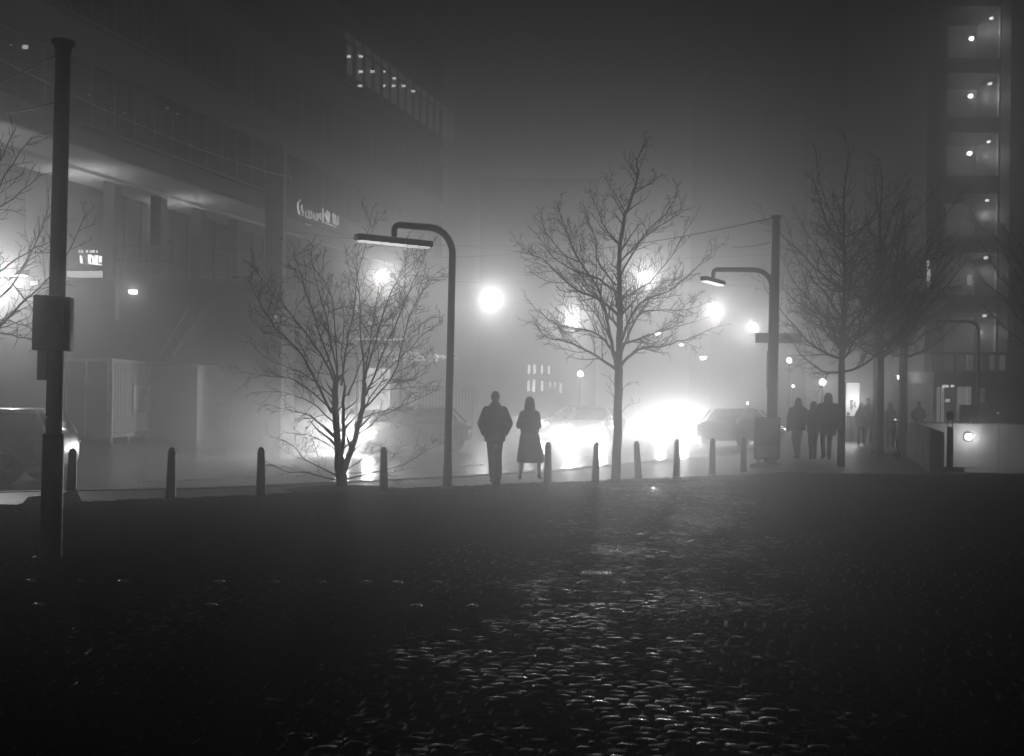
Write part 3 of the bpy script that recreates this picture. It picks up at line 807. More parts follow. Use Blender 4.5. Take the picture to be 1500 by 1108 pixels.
# ------------------------------------------------------------------ ramp: wall, sunken floor, bright far wall
def ramp():
    zf = -2.3
    fl = MB().add([(p.x, p.y, zf) for p in hole], [(0, 1, 2, 3)]).build('ramp_floor', M_ASPH, None, None); tag(fl, kind='structure')
    # parapet running back along the opening, on its left side
    a = h0 + NV*-.32; t = thing('parapet_wall', 'stained concrete parapet with a dark end, along the left side of the ramp', 'wall', (0, 0, 0))
    L = 9.75
    q0, q1 = a, a + NV*.315
    def top(s): return 1.02 + .02*s/L
    mb = MB()
    mb.add([q0 + Vector((0,0,-.05)), q1 + Vector((0,0,-2.4)), q1 + DV*L + Vector((0,0,-2.4)), q0 + DV*L + Vector((0,0,-.05)),
            q0 + Vector((0,0,1.04)), q1 + Vector((0,0,.98)), q1 + DV*L + Vector((0,0,1.02)), q0 + DV*L + Vector((0,0,1.05))],
           [(0,3,2,1),(4,5,6,7),(0,1,5,4),(1,2,6,5),(2,3,7,6),(3,0,4,7)])
    m = mat('stained_concrete', .26, .75, .5, 1.3, .2, 30)
    mb.build('wall', m, t, None)
    far = thing('ramp_wall', 'pale concrete wall across the ramp, lit by a round wall lamp', 'wall', (0, 0, 0))
    p = h1 + NV*.02; q = h2
    d = (q-p).normalized(); nn = Vector((-d.y, d.x, 0))
    mb = MB(); mb.prism([p + Vector((0,0,zf)), q + Vector((0,0,zf)), q + nn*.3 + Vector((0,0,zf)), p + nn*.3 + Vector((0,0,zf))], (0,0,1.02-zf))
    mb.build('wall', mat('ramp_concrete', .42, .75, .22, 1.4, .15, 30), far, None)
    mb = MB(); mb.prism([p - nn*.03 + Vector((0,0,1.02)), q - nn*.03 + Vector((0,0,1.02)), q + nn*.33 + Vector((0,0,1.02)), p + nn*.33 + Vector((0,0,1.02))], (0,0,.05))
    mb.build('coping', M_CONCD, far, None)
    jm = MB(); u = 2.6
    while u < (q-p).length:
        a_ = p + d*u; jm.prism([a_ - nn*.004 + Vector((0,0,zf)), a_ + d*.03 - nn*.004 + Vector((0,0,zf)), a_ + d*.03 + nn*.01 + Vector((0,0,zf)), a_ + nn*.01 + Vector((0,0,zf))], (0,0,1.0-zf)); u += 2.7
    jm.build('joint', M_CONCD, far, None)
    mb = MB(); mb.prism([p - nn*.025 + Vector((0,0,-.34)), q - nn*.025 + Vector((0,0,-.34)), q - nn*.002 + Vector((0,0,-.34)), p - nn*.002 + Vector((0,0,-.34))], (0,0,.03))
    mb.build('rail', M_STEEL, far, None)
    near = thing('ramp_wall', 'low concrete kerb wall on the near side of the ramp opening', 'wall', (0, 0, 0))
    d2 = (h3-h0).normalized(); n2 = Vector((-d2.y, d2.x, 0))
    mb = MB(); mb.prism([h0 + Vector((0,0,zf)), h3 + Vector((0,0,zf)), h3 - n2*.3 + Vector((0,0,zf)), h0 - n2*.3 + Vector((0,0,zf))], (0,0,.03-zf))
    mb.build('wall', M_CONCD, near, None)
    # wall lamp on the far wall
    rx, rz = ray(1418, 640); Yw = 37.0
    for _ in range(4):
        s = (rx*Yw - p.x)/d.x; Yw = p.y + d.y*s
    lp = p + d*s; lp.z = CAMH + rz*Yw
    lamp = thing('wall_lamp', 'round bulkhead lamp glowing on the pale ramp wall', 'wall lamp', lp - nn*.004, math.atan2(d.y, d.x))
    MB().tube([(0, 0, 0), (0, -.03, 0)], .17, 20).build('ring', M_METAL, lamp)
    MB().ell((0, -.05, 0), (.13, .06, .115), 16, 8).build('globe', emis('ramp_globe', 12.0), lamp, 180)
    light('POINT', (0, -.45, 0), 900, lamp, .05)
    # tube lamps on the near side shining across at the far wall
    for i, u in enumerate((2.5, 8.5, 15)):
        pos = h0 + d2*u + n2*.08 + Vector((0, 0, -.65))
        o = thing('tube_lamp', 'hidden tube lamp on the near ramp wall shining across the ramp', 'wall lamp', pos, math.atan2(d2.y, d2.x), 'tube lamps inside the ramp')
        MB().rbox(-.6, -.06, -.05, .6, .0, .05, .01).build('housing', M_STEEL, o)
        MB().rbox(-.55, .002, -.035, .55, .03, .035, .008).build('tube', emis('tube', 3.0), o)
        light('SPOT', (0, .06, 0), 1700, o, .2, 120, .8, (0, 1, -.12))
ramp()
def push_post():
    b = P(1391, 690.5); t = thing('post', 'short dark post with a round head on a square foot beside the ramp', 'post', b)
    k = F/b.y
    MB().rbox(-.26, -.2, -.01, .30, .2, .10, .02).build('foot', M_METAL, t)
    MB().lathe([(.075, .10), (.078, .5), (.075, 1.0), (.07, 1.08), (.05, 1.10)], 14).build('column', M_POLE, t)
    for sx in (-1, 1): MB().tube([(sx*.062, 0, 1.08), (sx*.066, 0, 1.30)], .010, 6).build('rod', M_METAL, t)
    MB().ell((0, 0, 1.37), (.105, .09, .12), 16, 10).build('head', M_METAL, t, 180)
push_post()
def base_block():
    b = P(72, 736); t = thing('block', 'low pale-topped concrete foot block behind the left pole', 'concrete block', b, R(-18))
    MB().add([(-.30, -.25, -.02), (.42, -.25, -.02), (.42, .25, -.02), (-.30, .25, -.02), (-.22, -.2, .09), (.34, -.2, .16), (.34, .2, .18), (-.22, .2, .12)],
             [(0,3,2,1),(4,5,6,7),(0,1,5,4),(1,2,6,5),(2,3,7,6),(3,0,4,7)]).build('body', M_KERB, t, None)
    MB().tube([(.05, 0, .1), (.05, 0, .2)], .05, 12).build('socket', M_METAL, t)
base_block()

# ------------------------------------------------------------------ cars
def wheel(parent, x, y, r=.32):
    wq = [(x, y + (r-.055)*math.cos(2*PI*k/28), r + (r-.055)*math.sin(2*PI*k/28)) for k in range(29)]
    wh = MB().lathe([(r-.10, -.1), (r-.02, -.095), (r, -.06), (r, .06), (r-.02, .095), (r-.10, .1)], 28)
    Mx = Matrix.Translation((x, y, r)) @ Matrix.Rotation(R(90), 4, 'Y')
    wh.v = [tuple(Mx @ Vector(p)) for p in wh.v]
    w_ = wh.build('wheel', M_RUB, parent)
    rm = MB()
    for k in range(5):
        a = 2*PI*k/5; rm.tube([(x + math.copysign(.095, x), y, r), (x + math.copysign(.098, x), y + (r-.1)*math.cos(a), r + (r-.1)*math.sin(a))], [.045, .028], 6)
    rm.tube([(x + math.copysign(.06, x), y, r), (x + math.copysign(.11, x), y, r)], .05, 12)
    rm.build('rim', M_RIM, w_)
def rrect(hw, y, z0, z1, p=3.2, n=28):
    zc = (z0+z1)/2; hz = (z1-z0)/2; out = []
    for k in range(n):
        t = 2*PI*k/n; c, s_ = math.cos(t), math.sin(t)
        out.append((hw*math.copysign(abs(c)**(2/p), c), y, zc + hz*math.copysign(abs(s_)**(2/p), s_)))
    return out
def car(label, loc, yaw, paint, lights=0.0, group=None, aim=(-.05, 1, -.25), spread=100, tall=1.0, emit=40.0, side=0, hatch=False):
    """front towards local +Y"""
    t = thing('car', label, 'car', loc, yaw, group)
    body = MB().loft([rrect(.62, -2.16, .42, .86), rrect(.80, -2.10, .30, .98), rrect(.87, -1.75, .22, 1.03), rrect(.90, -1.0, .20, 1.0), rrect(.90, 0, .20, .97), rrect(.90, .8, .20, .96),
                      rrect(.88, 1.3, .21, .93), rrect(.85, 1.8, .23, .85), rrect(.76, 2.10, .28, .76), rrect(.60, 2.18, .36, .66)])
    body.build('body', paint, t, 180)
    def ring(y0, y1, hw, z): return [(hw*math.copysign(abs(math.cos(a))**(.45), math.cos(a)), (y0+y1)/2 + (y1-y0)/2*math.copysign(abs(math.sin(a))**(.45), math.sin(a)), z) for a in [2*PI*k/32 for k in range(32)]]
    zt = 1.46*tall
    h1_, h2_, h3_ = (-2.06, -1.98, -1.80) if hatch else (-1.85, -1.62, -1.32)
    MB().loft([ring(h1_, 1.05, .80, .90), ring(h2_, .72, .74, .90+(zt-.90)*.5), ring(h3_, .28, .66, zt-.05)]).build('window_glass', M_GLASS, t, 180)
    MB().loft([ring(h3_-.04, .33, .675, zt-.065), ring(h3_+.04, .24, .65, zt-.01), ring(h3_+.22, .1, .55, zt+.012), ring(h3_+.52, -.2, .3, zt+.016)]).build('roof', paint, t, 180)
    for sx in (-1, 1):
        for pa, pb, pr_ in (((sx*.79, 1.02, .93), (sx*.665, .30, zt-.05), .035), ((sx*.80, -.35, .93), (sx*.68, -.45, zt-.05), .035), ((sx*.78, h1_+.03, .95), (sx*.66, h3_, zt-.05), .045)):
            MB().tube([pa, pb], pr_, 6).build('pillar', paint, t, 180)
    for sx in (-1, 1):
        for y in (-1.32, 1.32): wheel(t, sx*.80, y)
        hl = MB().ell((sx*.62, 2.03, .64), (.15, .10, .075), 14, 8)
        hl.build('headlight', emis('headlamp_on', emit) if lights else M_GLASS, t, 180)
        MB().ell((sx*.70, -2.08, .80), (.12, .06, .06), 12, 8).build('tail_light', mat('tail_lens', .12, .25), t, 180)
        MB().ell((sx*.98, .62, 1.0), (.10, .06, .065), 12, 8).build('mirror', paint, t, 180)
        if lights:
            light('SPOT', (sx*.62, 2.16, .64), lights, t, .07, spread, .7, aim)
            if side: light('POINT', (sx*.62, 2.22, .66), side, t, .09)  # extra all-round light added at each headlamp to spread its halo
    MB().rbox(-.55, 2.10, .34, .55, 2.19, .50, .03).build('grille', M_METAL, t)
    MB().rbox(-.25, 2.19, .40, .25, 2.205, .50, .004).build('number_plate', M_SIGNW, t)
    return t
def yaw_to(p, q): return math.atan2(-(q[0]-p[0]), q[1]-p[1])
RZ = -.11
def carpos(px, Y): return Vector((at(px, 600, Y).x, Y, RZ))
car('silver hatchback passing at the left edge, its rear end behind the tall pole', Vector((-10.92, 22.9, RZ)), R(90), M_CARW, 60, aim=(0, 1, -.15), spread=60, hatch=True)
p = carpos(600, 38.0); car('car behind the shrub tree with glaring headlights', p, yaw_to(p, (-14.0, 27)), M_CARD, 26000, spread=74, aim=(-.22, 1, -.2), side=7000)
p = carpos(866, 48); car('oncoming car lost in the brightest glare behind the tall bare tree', p, yaw_to(p, (-1.0, 24)), M_CARD, 10500, group='oncoming cars', spread=36, aim=(0.05, 1, -.21), side=2000)
p = carpos(985, 66); car('oncoming car in glare right of the tall bare tree', p, yaw_to(p, (3.2, 24)), M_CARD, 30000, group='oncoming cars', spread=38, aim=(-.03, 1, -.2), side=2600)
p = carpos(846, 53); car('oncoming car in glare turned to the left, between the woman and the tall bare tree', p, yaw_to(p, (-14, 43.5)), M_CARD, 30000, group='oncoming cars', spread=50, aim=(0, 1, -.03), side=1500)
p = carpos(1088, 46); car('dark car in the mist left of the poster stand', p, R(-42), M_CARD, 60, aim=(0, 1, -.1), spread=70)

# ------------------------------------------------------------------ lamps of the misty street
def hanging_lamp(px, py, Y, power, label, r=.2):
    c = at(px, py, Y); t = thing('hanging_lamp', label, 'street light', c, 0, 'lamps hung over the street')
    MB().lathe([(.05, .30), (.16, .22), (.30, .08), (.32, .05)], 18).build('shade', M_LAMP, t, 180)
    MB().ell((0, 0, .03), (.24, .24, .15), 16, 9).build('globe', emis('street_globe', 30.0), t, 180)
    MB().tube([(0, 0, .3), (0, 0, .75)], .015, 6).build('hanger', M_METAL, t)
    MB().tube([(-9, .0, 1.25), (-4, 0, .92), (0, 0, .75), (4, 0, .92), (9, 0, 1.25)], .012, 5).build('span_wire', M_METAL, t, 180)
    if power:
        light('POINT', (0, 0, -.16), power*1.0, t, .10)
        light('SPOT', (0, 0, -.14), power*.2, t, .10, 150, .5, (0, .12, -1))
hanging_lamp(563, 402, 58, 40000, 'glowing lamp hung over the street just under the long strip lamp head')
hanging_lamp(720, 434, 68, 64000, 'glowing lamp hung over the street alone above the couple')
hanging_lamp(838, 464, 80, 56000, 'glowing lamp seen through the left limbs of the tall bare tree')
hanging_lamp(946, 401, 61, 46000, 'glowing lamp seen through the upper right limbs of the tall bare tree')
hanging_lamp(1046, 451, 75, 48000, 'glowing lamp hung left below the second strip lamp head')
hanging_lamp(1103, 476, 80, 46000, 'glowing lamp hung just left of the right pole')
hanging_lamp(963, 488, 85, 5000, 'small distant lamp on the right limb of the tall bare tree')
hanging_lamp(998, 505, 95, 5000, 'tiny distant lamp at the right limb tip of the tall bare tree')
hanging_lamp(1030, 524, 80, 2500, 'tiny distant lamp alone in the mist left of the right pole')
def globe_post(px, py, Y, power, label, r=.16, em=30.0):
    c = at(px, py, Y); t = thing('globe_lamp', label, 'street light', (c.x, c.y, RZ), 0, 'globe lamps on posts')
    h = c.z - RZ
    MB().lathe([(.09, 0), (.07, .1), (.05, .2), (.045, h - r)], 12).build('post', M_LAMP, t)
    MB().ell((0, 0, h), r, 16, 9).build('globe', emis('post_globe', em), t, 180)
    if power: light('POINT', (0, -.05, h), power, t, r*1.05)
globe_post(850, 548, 66, 22000, 'low globe lamp glowing large beside the trunk of the tall bare tree')
globe_post(1205, 560, 58, 17000, 'globe lamp glowing behind the heads of the three linked walkers')
globe_post(1156, 528, 70, 8000, 'globe lamp glowing just right of the right pole under the sign')
globe_post(1320, 553, 54, 5000, 'globe lamp glowing behind the thick-trunked tree')
globe_post(1162, 566, 75, 200, 'tiny globe lamp low in the mist above the linked walkers', .1)
globe_post(1095, 591, 90, 200, 'tiny globe lamp over the dark car in the mist', .1)

# lit display panel, direction sign
def lit_panel():
    Y = 50.0; a = at(1240, 562, Y); b = at(1258, 609, Y); t = thing('display_panel', 'bright backlit display panel left of the tall man', 'display panel', ((a.x+b.x)/2, Y, 0))
    w_ = (b.x-a.x)/2; z0, z1 = b.z, a.z
    MB().rbox(-w_-.06, .0, z0-.08, w_+.06, .16, z1+.06, .02).build('frame', M_METAL, t)
    MB().box(-w_, -.012, z0, w_, -.004, z1).build('screen', emis('panel_screen', 3.0), t, None)
    mb = MB(); rr = random.Random(2)
    for i in range(9):
        x = rr.uniform(-w_, w_*.3); z = rr.uniform(z0, z0+(z1-z0)*.4); mb.box(x, -.02-.001*i, z, x+rr.uniform(.05, .15), -.0135-.001*i, z+rr.uniform(.08, .3))
    mb.build('picture', mat('panel_print', .25, .5), t, None)
    MB().tube([(0, .08, RZ), (0, .08, z0)], .09, 10).build('leg', M_METAL, t)
    light('AREA', (0, -.1, (z0+z1)/2), 120, t, aim=(0, -1, 0)).data.size = .6
lit_panel()
def dir_sign():
    Y = 44; a = at(1107, 488, Y); b = at(1173, 503, Y); t = thing('direction_sign', 'long blank sign board on a post behind the right pole', 'sign', ((a.x+b.x)/2, Y, 0))
    w_ = (b.x-a.x)/2
    MB().rbox(-w_, -.08, b.z, w_, .08, a.z, .02).build('board', M_CONCD, t)
    MB().tube([(-.2, .2, RZ), (-.2, .2, a.z)], .07, 10).build('post', M_POLE, t)
dir_sign()

# ------------------------------------------------------------------ left building
A0 = Vector((-19.0, 42.6, 0))
def Wp(s, t, z): return A0 + DV*s + NV*t + Vector((0, 0, z))
def wbox(mb, s0, s1, t0, t1, z0, z1):
    c = [Wp(s0,t0,z0), Wp(s1,t0,z0), Wp(s1,t1,z0), Wp(s0,t1,z0), Wp(s0,t0,z1), Wp(s1,t0,z1), Wp(s1,t1,z1), Wp(s0,t1,z1)]
    mb.add(c, [(0,3,2,1),(4,5,6,7),(0,1,5,4),(1,2,6,5),(2,3,7,6),(3,0,4,7)])
def building_left():
    t = thing('office_building', 'dark office building with an overhanging upper block and lit soffit, on the left', 'building', (0, 0, 0))
    SO = 11.8; TOP = 35.0; S0, S1 = -26, 50
    mb = MB(); wbox(mb, S0, S1, -16, -.35, SO+.02, TOP); mb.build('wall', M_FACADE, t, None)
    mb = MB(); wbox(mb, S0, S1, -16, 0, SO-.02, SO+.018); mb.build('soffit', M_SOFFIT, t, None)
    mb = MB(); wbox(mb, S0, S1, -.30, .03, SO-.06, SO+.55); mb.build('fascia', M_FACADE, t, None)
    # storeys: dark glass band, spandrel band, fins
    fl = 4.3; k = 0
    z = SO + 1.0
    while z < TOP - 1:
        gb = MB(); wbox(gb, S0, S1, -.34, -.12, z, z+2.4); gl = gb.build('window_band', M_GLASS, t, None)
        fb = MB(); s = S0
        while s < S1:
            wbox(fb, s, s+.07, -.12, .06, z-.05, z+2.45); s += 1.5
        wbox(fb, S0, S1, -.3, .0, z-.16, z-.055); wbox(fb, S0, S1, -.3, .0, z+2.455, z+2.56)
        fb.build('mullion', M_FRAME, gl, None)
        z += fl; k += 1
    # lit upper storey near the far end: a run of rooms with ceiling spots
    zb = 22.0
    glow = MB()
    s = 31.0; lit = emis('dim_lit_window', 0.099)
    for i in range(14):
        wbox(glow, s+.12, s+1.3, -.118, -.105, zb, zb+2.5); s += 1.55
    glow.build('window_pane', lit, t, None)
    sp = [(510,83),(528,83),(528,105),(545,105),(561,105),(577,115),(527,126),(561,126),(576,126),(591,126),(605,134)]
    for x, y in sp:
        # find s on the facade plane for this pixel
        rx, rz = ray(x, y)
        # A0 + DV*s + NV*t, X/Y = rx
        tt = -.02; s = (rx*(A0.y + NV.y*tt) - A0.x - NV.x*tt) / (DV.x - rx*DV.y)
        q = A0 + DV*s + NV*tt; Y = q.y; zz = CAMH + rz*Y
        MB().box(-.16, -.02, -.07, .16, .02, .07).build('ceiling_spot', emis('ceiling_spot', 3.96), t, None, (q.x, q.y, zz))
    for x, y, w_, e in ((37, 69, .10, 1.6), (64, 73, .05, .6), (16, 66, .04, .5), (245, 159, .07, .35), (130, 139, .03, .8), (134, 95, .02, .6), (154, 162, .025, .7), (163, 159, .02, .6), (182, 166, .025, .8), (260, 167, .06, .12), (680, 215, .02, .2)):
        rx, rz = ray(x, y); tt = -.02; s = (rx*(A0.y + NV.y*tt) - A0.x - NV.x*tt) / (DV.x - rx*DV.y)
        q = A0 + DV*s + NV*tt
        MB().box(-w_, -.02, -w_*.7, w_, .02, w_*.7).build('window_light', emis('window_light_%g' % e, e), t, None, (q.x, q.y, CAMH + rz*q.y))
    # recessed glass wall under the overhang
    tb = -5.6; zb0 = 6.6
    mb = MB(); wbox(mb, S0, S1, tb-.3, tb, zb0, SO-.02); gw = mb.build('recessed_glass_wall', mat('recess_glass', .10, .25, .3, .5), t, None)
    fb = MB(); s = S0
    while s < S1: wbox(fb, s, s+.09, tb+.003, tb+.12, zb0, SO-.03); s += 1.5
    for z in (zb0+.05, zb0+1.3, zb0+2.6, SO-.35): wbox(fb, S0, S1, tb+.003, tb+.09, z, z+.08)
    fb.build('mullion', M_FRAME, gw, None)
    # soffit beam
    mb = MB(); wbox(mb, S0, S1, -3.3, -3.0, SO-.18, SO-.02); mb.build('soffit_beam', M_SOFFIT, t, None)
    # columns
    for x, y in ((-2, 216), (165, 266), (233, 288), (292, 305), (345, 322)):
        rx, rz = ray(x, y); Y = (SO - CAMH)/rz; q = Vector((rx*Y, Y, 0))
        mb = MB()
        for sgn in (1,):
            mb.prism([q - NV*.3 - DV*.3 + Vector((0,0,0)), q + NV*.3 - DV*.3, q + NV*.3 + DV*.3, q - NV*.3 + DV*.3], (0, 0, SO-.02))
        mb.build('column', M_CONCD, t, None)
    # wall washers on the soffit by the glass wall (the lit strip)
    for s, e in ((2.5, 600), (10.5, 560), (18.5, 420)):
        l = light('AREA', Wp(s, tb+1.0, SO-1.9), e, t, aim=(-.1, .1, 1)).data; l.shape = 'RECTANGLE'; l.size = .4; l.size_y = 6.0
        MB().box(-.35, -.1, -.06, .35, .1, .06).build('wall_washer', M_METAL, t, None, Wp(s, tb+1.0, SO-2.05))
    light('POINT', Wp(-4.0, -2.0, 8.6), 5200, t, .3)
    return t
building_left()
def terrace():
    t = thing('terrace', 'dark raised terrace block with a railing and a bright wall lamp, under the overhang', 'terrace', (0, 0, 0))
    Yf = 47.6; a = at(40, 408, Yf); b = at(392, 408, Yf); zt = a.z - .1
    poly = [Vector((a.x-8, Yf, -.11)), Vector((b.x, Yf, -.11)), Vector((b.x + .6, Yf+3.0, -.11)), Vector((b.x-3, Yf+6.0, -.11)), Vector((a.x-6, Yf+9, -.11))]
    MB().prism(poly, (0, 0, zt+.11)).build('wall', M_CONCD, t, None)
    MB().box(a.x-8, Yf-.12, zt+.003, b.x+.1, Yf+.25, zt+.16).build('edge_slab', M_CONC, t, None)
    rl = MB(); x = at(180, 400, Yf).x
    xe = b.x
    while x < xe:
        rl.tube([(x, Yf+.1, zt+.16), (x, Yf+.1, zt+1.15)], .018, 6); x += 1.1
    for z in (.35, .62, .9, 1.15): rl.tube([(at(180,400,Yf).x, Yf+.1, zt+z), (xe, Yf+.1, zt+z)], .016, 6)
    rl.build('railing', M_STEEL, t, 180)
    c = at(195, 428, Yf-.06)
    MB().rbox(c.x-.17, c.y-.06, c.z-.08, c.x+.17, c.y+.05, c.z+.08, .02).build('wall_lamp', emis('terrace_lamp', 14.0), t)
    light('POINT', (c.x, c.y-.35, c.z), 500, t, .08)
    # pale upright strip and pale stair line
    q0 = at(168, 468, Yf-.01); q1 = at(175, 412, Yf-.01); MB().box(q0.x, Yf-.025, q0.z, q1.x, Yf-.003, q1.z).build('pale_strip', M_SIGNW, t, None)
    q0 = at(233, 524, Yf-.1); q1 = at(276, 452, Yf-.1)
    MB().tube([q0, q1], .03, 6).build('handrail', M_STEEL, t); 
    MB().tube([q0 + Vector((.55, 0, 0)), q1 + Vector((.75, 0, 0))], .12, 6).build('stair_string', M_CONC, t)
    # pier at the right corner
    p = at(400, 640, Yf-.4); 
    MB().box(p.x-.36, Yf-.7, -.11, p.x+.36, Yf-.01, 11.78).build('pier', M_CONCD, t, None)
    return Yf, zt
TYf, TZ = terrace()

def scaffold():
    Y = TYf + 2.2; c = at(172, 408, Y); c.z = TZ; t = thing('scaffold', 'pale tube scaffold standing on the terrace between the columns', 'scaffold', c)
    xs = [at(px, 400, Y).x - c.x for px in (172, 184, 199, 217, 245, 262)]; zt = at(200, 338, Y).z - TZ
    for i, x in enumerate(xs):
        MB().tube([(x, 0, 0), (x, 0, zt - .25*i)], .035, 6).build('upright', M_STEEL, t, 180)
    for z in (.45, 1.05, 1.75, zt-1.5):
        MB().tube([(xs[0]-.2, -.04, z), (xs[-1]+.2, -.04, z)], .028, 6).build('ledger', M_STEEL, t, 180)
    MB().tube([(xs[1], .05, .1), (xs[3], .05, zt-.8)], .025, 6).build('brace', M_STEEL, t, 180)
    MB().rbox(xs[0]-.1, -.3, 1.08, xs[-1]+.1, .5, 1.14, .01).build('platform', M_CONCD, t)
scaffold()

# illuminated signs: strokes of light
def stroke_sign(name, label, Y, strokes, e, yaw=0, back=None):
    c = at(*strokes[0][:2], Y); t = thing(name, label, 'sign', c, yaw)
    mb = MB(); cy_ = math.cos(yaw)
    for x0, y0, x1, y1, w_ in strokes:
        a = at(x0, y0, Y) - c; b = at(x1, y1, Y) - c
        mb.tube([(a.x/cy_, 0, a.z), (b.x/cy_, 0, b.z)], w_*.55, 6)
    mb.build('letters', emis('%s_glow' % name, e), t)
    return t
st = [(437,296,436,302,.06),(436,302,437,309,.06),(437,309,439,314,.06),(439,296,440,293,.04),(442,301,442,306,.055),(442,307,444,312,.055),(444,314,443,316,.04),
      (448,310,448,317,.03),(452,309,453,317,.04),(448,318,457,320,.045),(456,310,457,318,.03),(460,313,460,320,.03),(464,313,465,321,.04),(460,320,465,323,.04),(469,313,470,322,.04),(467,314,467,320,.03),
      (473,305,473,327,.04),(476,313,479,322,.05),(479,309,480,325,.04),(482,311,482,326,.045),(476,326,482,329,.045),(488,313,489,328,.05),(491,315,492,330,.04),(483,329,488,331,.045),(490,332,492,334,.045),(495,316,495,330,.03),(448,328,457,331,.025)]
stroke_sign('roof_sign', 'row of glowing sign letters high on the facade, left of the strip lamp', 54, st, 2.4)
st = []
rr = random.Random(5)
for x in (116, 120, 127, 133, 137, 142): st.append((x, 365+rr.uniform(0, 3), x+.5, 370, .05))
for x in (118, 119.5, 130, 132, 136, 139, 142, 145.5, 148): st.append((x, 374+rr.uniform(0,2), x+.3, 384+rr.uniform(0,3), .045))
st += [(118, 374, 121, 386, .04), (134, 375, 138, 386, .04), (139, 386, 143, 374, .04), (130, 386, 149, 388, .045), (129, 374, 134, 374, .05)]
stroke_sign('lit_sign', 'overexposed glowing sign letters behind the left pole', 50.5, st, 7.0)
sg = thing('glowing_parapet', 'parapet strip with its lit look put in as glow, at the terrace edge beside the left pole', 'parapet strip', at(125, 402, 48.2))
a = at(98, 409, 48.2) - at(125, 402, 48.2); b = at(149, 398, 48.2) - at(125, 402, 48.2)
MB().box(a.x, 0, a.z, b.x, .1, b.z).build('panel', emis('parapet_glow', 1.62), sg, None)  # the parapet's strong lighting is put in as glow of its material
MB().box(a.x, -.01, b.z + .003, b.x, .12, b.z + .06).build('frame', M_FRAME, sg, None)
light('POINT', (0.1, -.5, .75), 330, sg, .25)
def small_sign(px, py, w_, h_, Y, e, label, round_=False):
    c = at(px, py, Y); k = F/Y; t = thing('lit_sign', label, 'sign', c)
    a, b = w_/k/2, h_/k/2
    MB().rbox(-a-.04, .0, -b-.04, a+.04, .12, b+.04, .015).build('housing', M_METAL, t)
    (MB().ell((0, -.02, 0), (a, .05, b), 16, 8) if round_ else MB().rbox(-a, -.03, -b, a, -.004, b, .008)).build('face', emis('sign_face_%g' % e, e), t, 180)
small_sign(521, 454, 7, 11, 46, 1.2, 'small oval lit sign among the upper stems of the shrub tree', True)
small_sign(543, 474, 8, 5, 46, 1.6, 'small square lit sign above the canopy behind the shrub tree')
small_sign(403, 470, 5, 16, 43, .45, 'narrow upright lit sign on the facade left of the shrub tree')
small_sign(50, 415, 10, 6, 36, 4.0, 'small bright rectangular light left of the tall pole')

# entrance canopy with lit edge and shop light behind the shrub
def canopy():
    Y = 46; t = thing('entrance_canopy', 'entrance canopy with a lit front edge behind the shrub tree', 'canopy', (0, 0, 0))
    a = at(522, 497, Y); b = at(590, 497, Y)
    MB().box(a.x, Y, a.z-.10, b.x, Y+3.5, a.z+.02).build('roof', M_CONC, t, None)
    MB().box(a.x, Y-.03, a.z-.03, b.x, Y-.003, a.z+.03).build('light_edge', emis('canopy_edge', 2.34), t, None)
    MB().box(b.x-.12, Y+.1, RZ, b.x, Y+.3, a.z-.1).build('post', M_CONC, t, None); MB().box(a.x, Y+.1, RZ, a.x+.12, Y+.3, a.z-.1).build('post', M_CONC, t, None)
    q0 = at(532, 600, Y+3.4); q1 = at(571, 540, Y+3.4)
    MB().box(q0.x, Y+3.3, q0.z, q1.x, Y+3.4, q1.z).build('lit_window', emis('shop_window', 1.62), t, None)
    light('POINT', ((a.x+b.x)/2, Y+1.5, a.z-.6), 260, t, .3)
canopy()
def fairy():
    Y = 47; t = thing('light_garland', 'garland of tiny lights running behind the shrub and the curved lamp', 'lights', at(500, 505, Y)); c = at(500, 505, Y)
    mb = MB(); rr = random.Random(9); cord = MB()
    for row, (y0, y1) in enumerate(((515, 523), (520, 526), (526, 530))):
        pts = []
        for i in range(36):
            x = 560 + i*3.15 + rr.uniform(-.6, .6)
            if row == 2 and x > 640: continue
            q = at(x, y0 + (y1-y0)*(x-560)/110 + rr.uniform(-1.4, 1.4), Y) - c; pts.append(q)
            if rr.random() < .8: mb.ell(q, rr.uniform(.018, .042), 6, 4)
        cord.tube(pts, .008, 4)
    cd = cord.build('cord', M_METAL, t, 180); mb.build('bulb', emis('fairy_bulb', 2.7), cd, 180)
fairy()

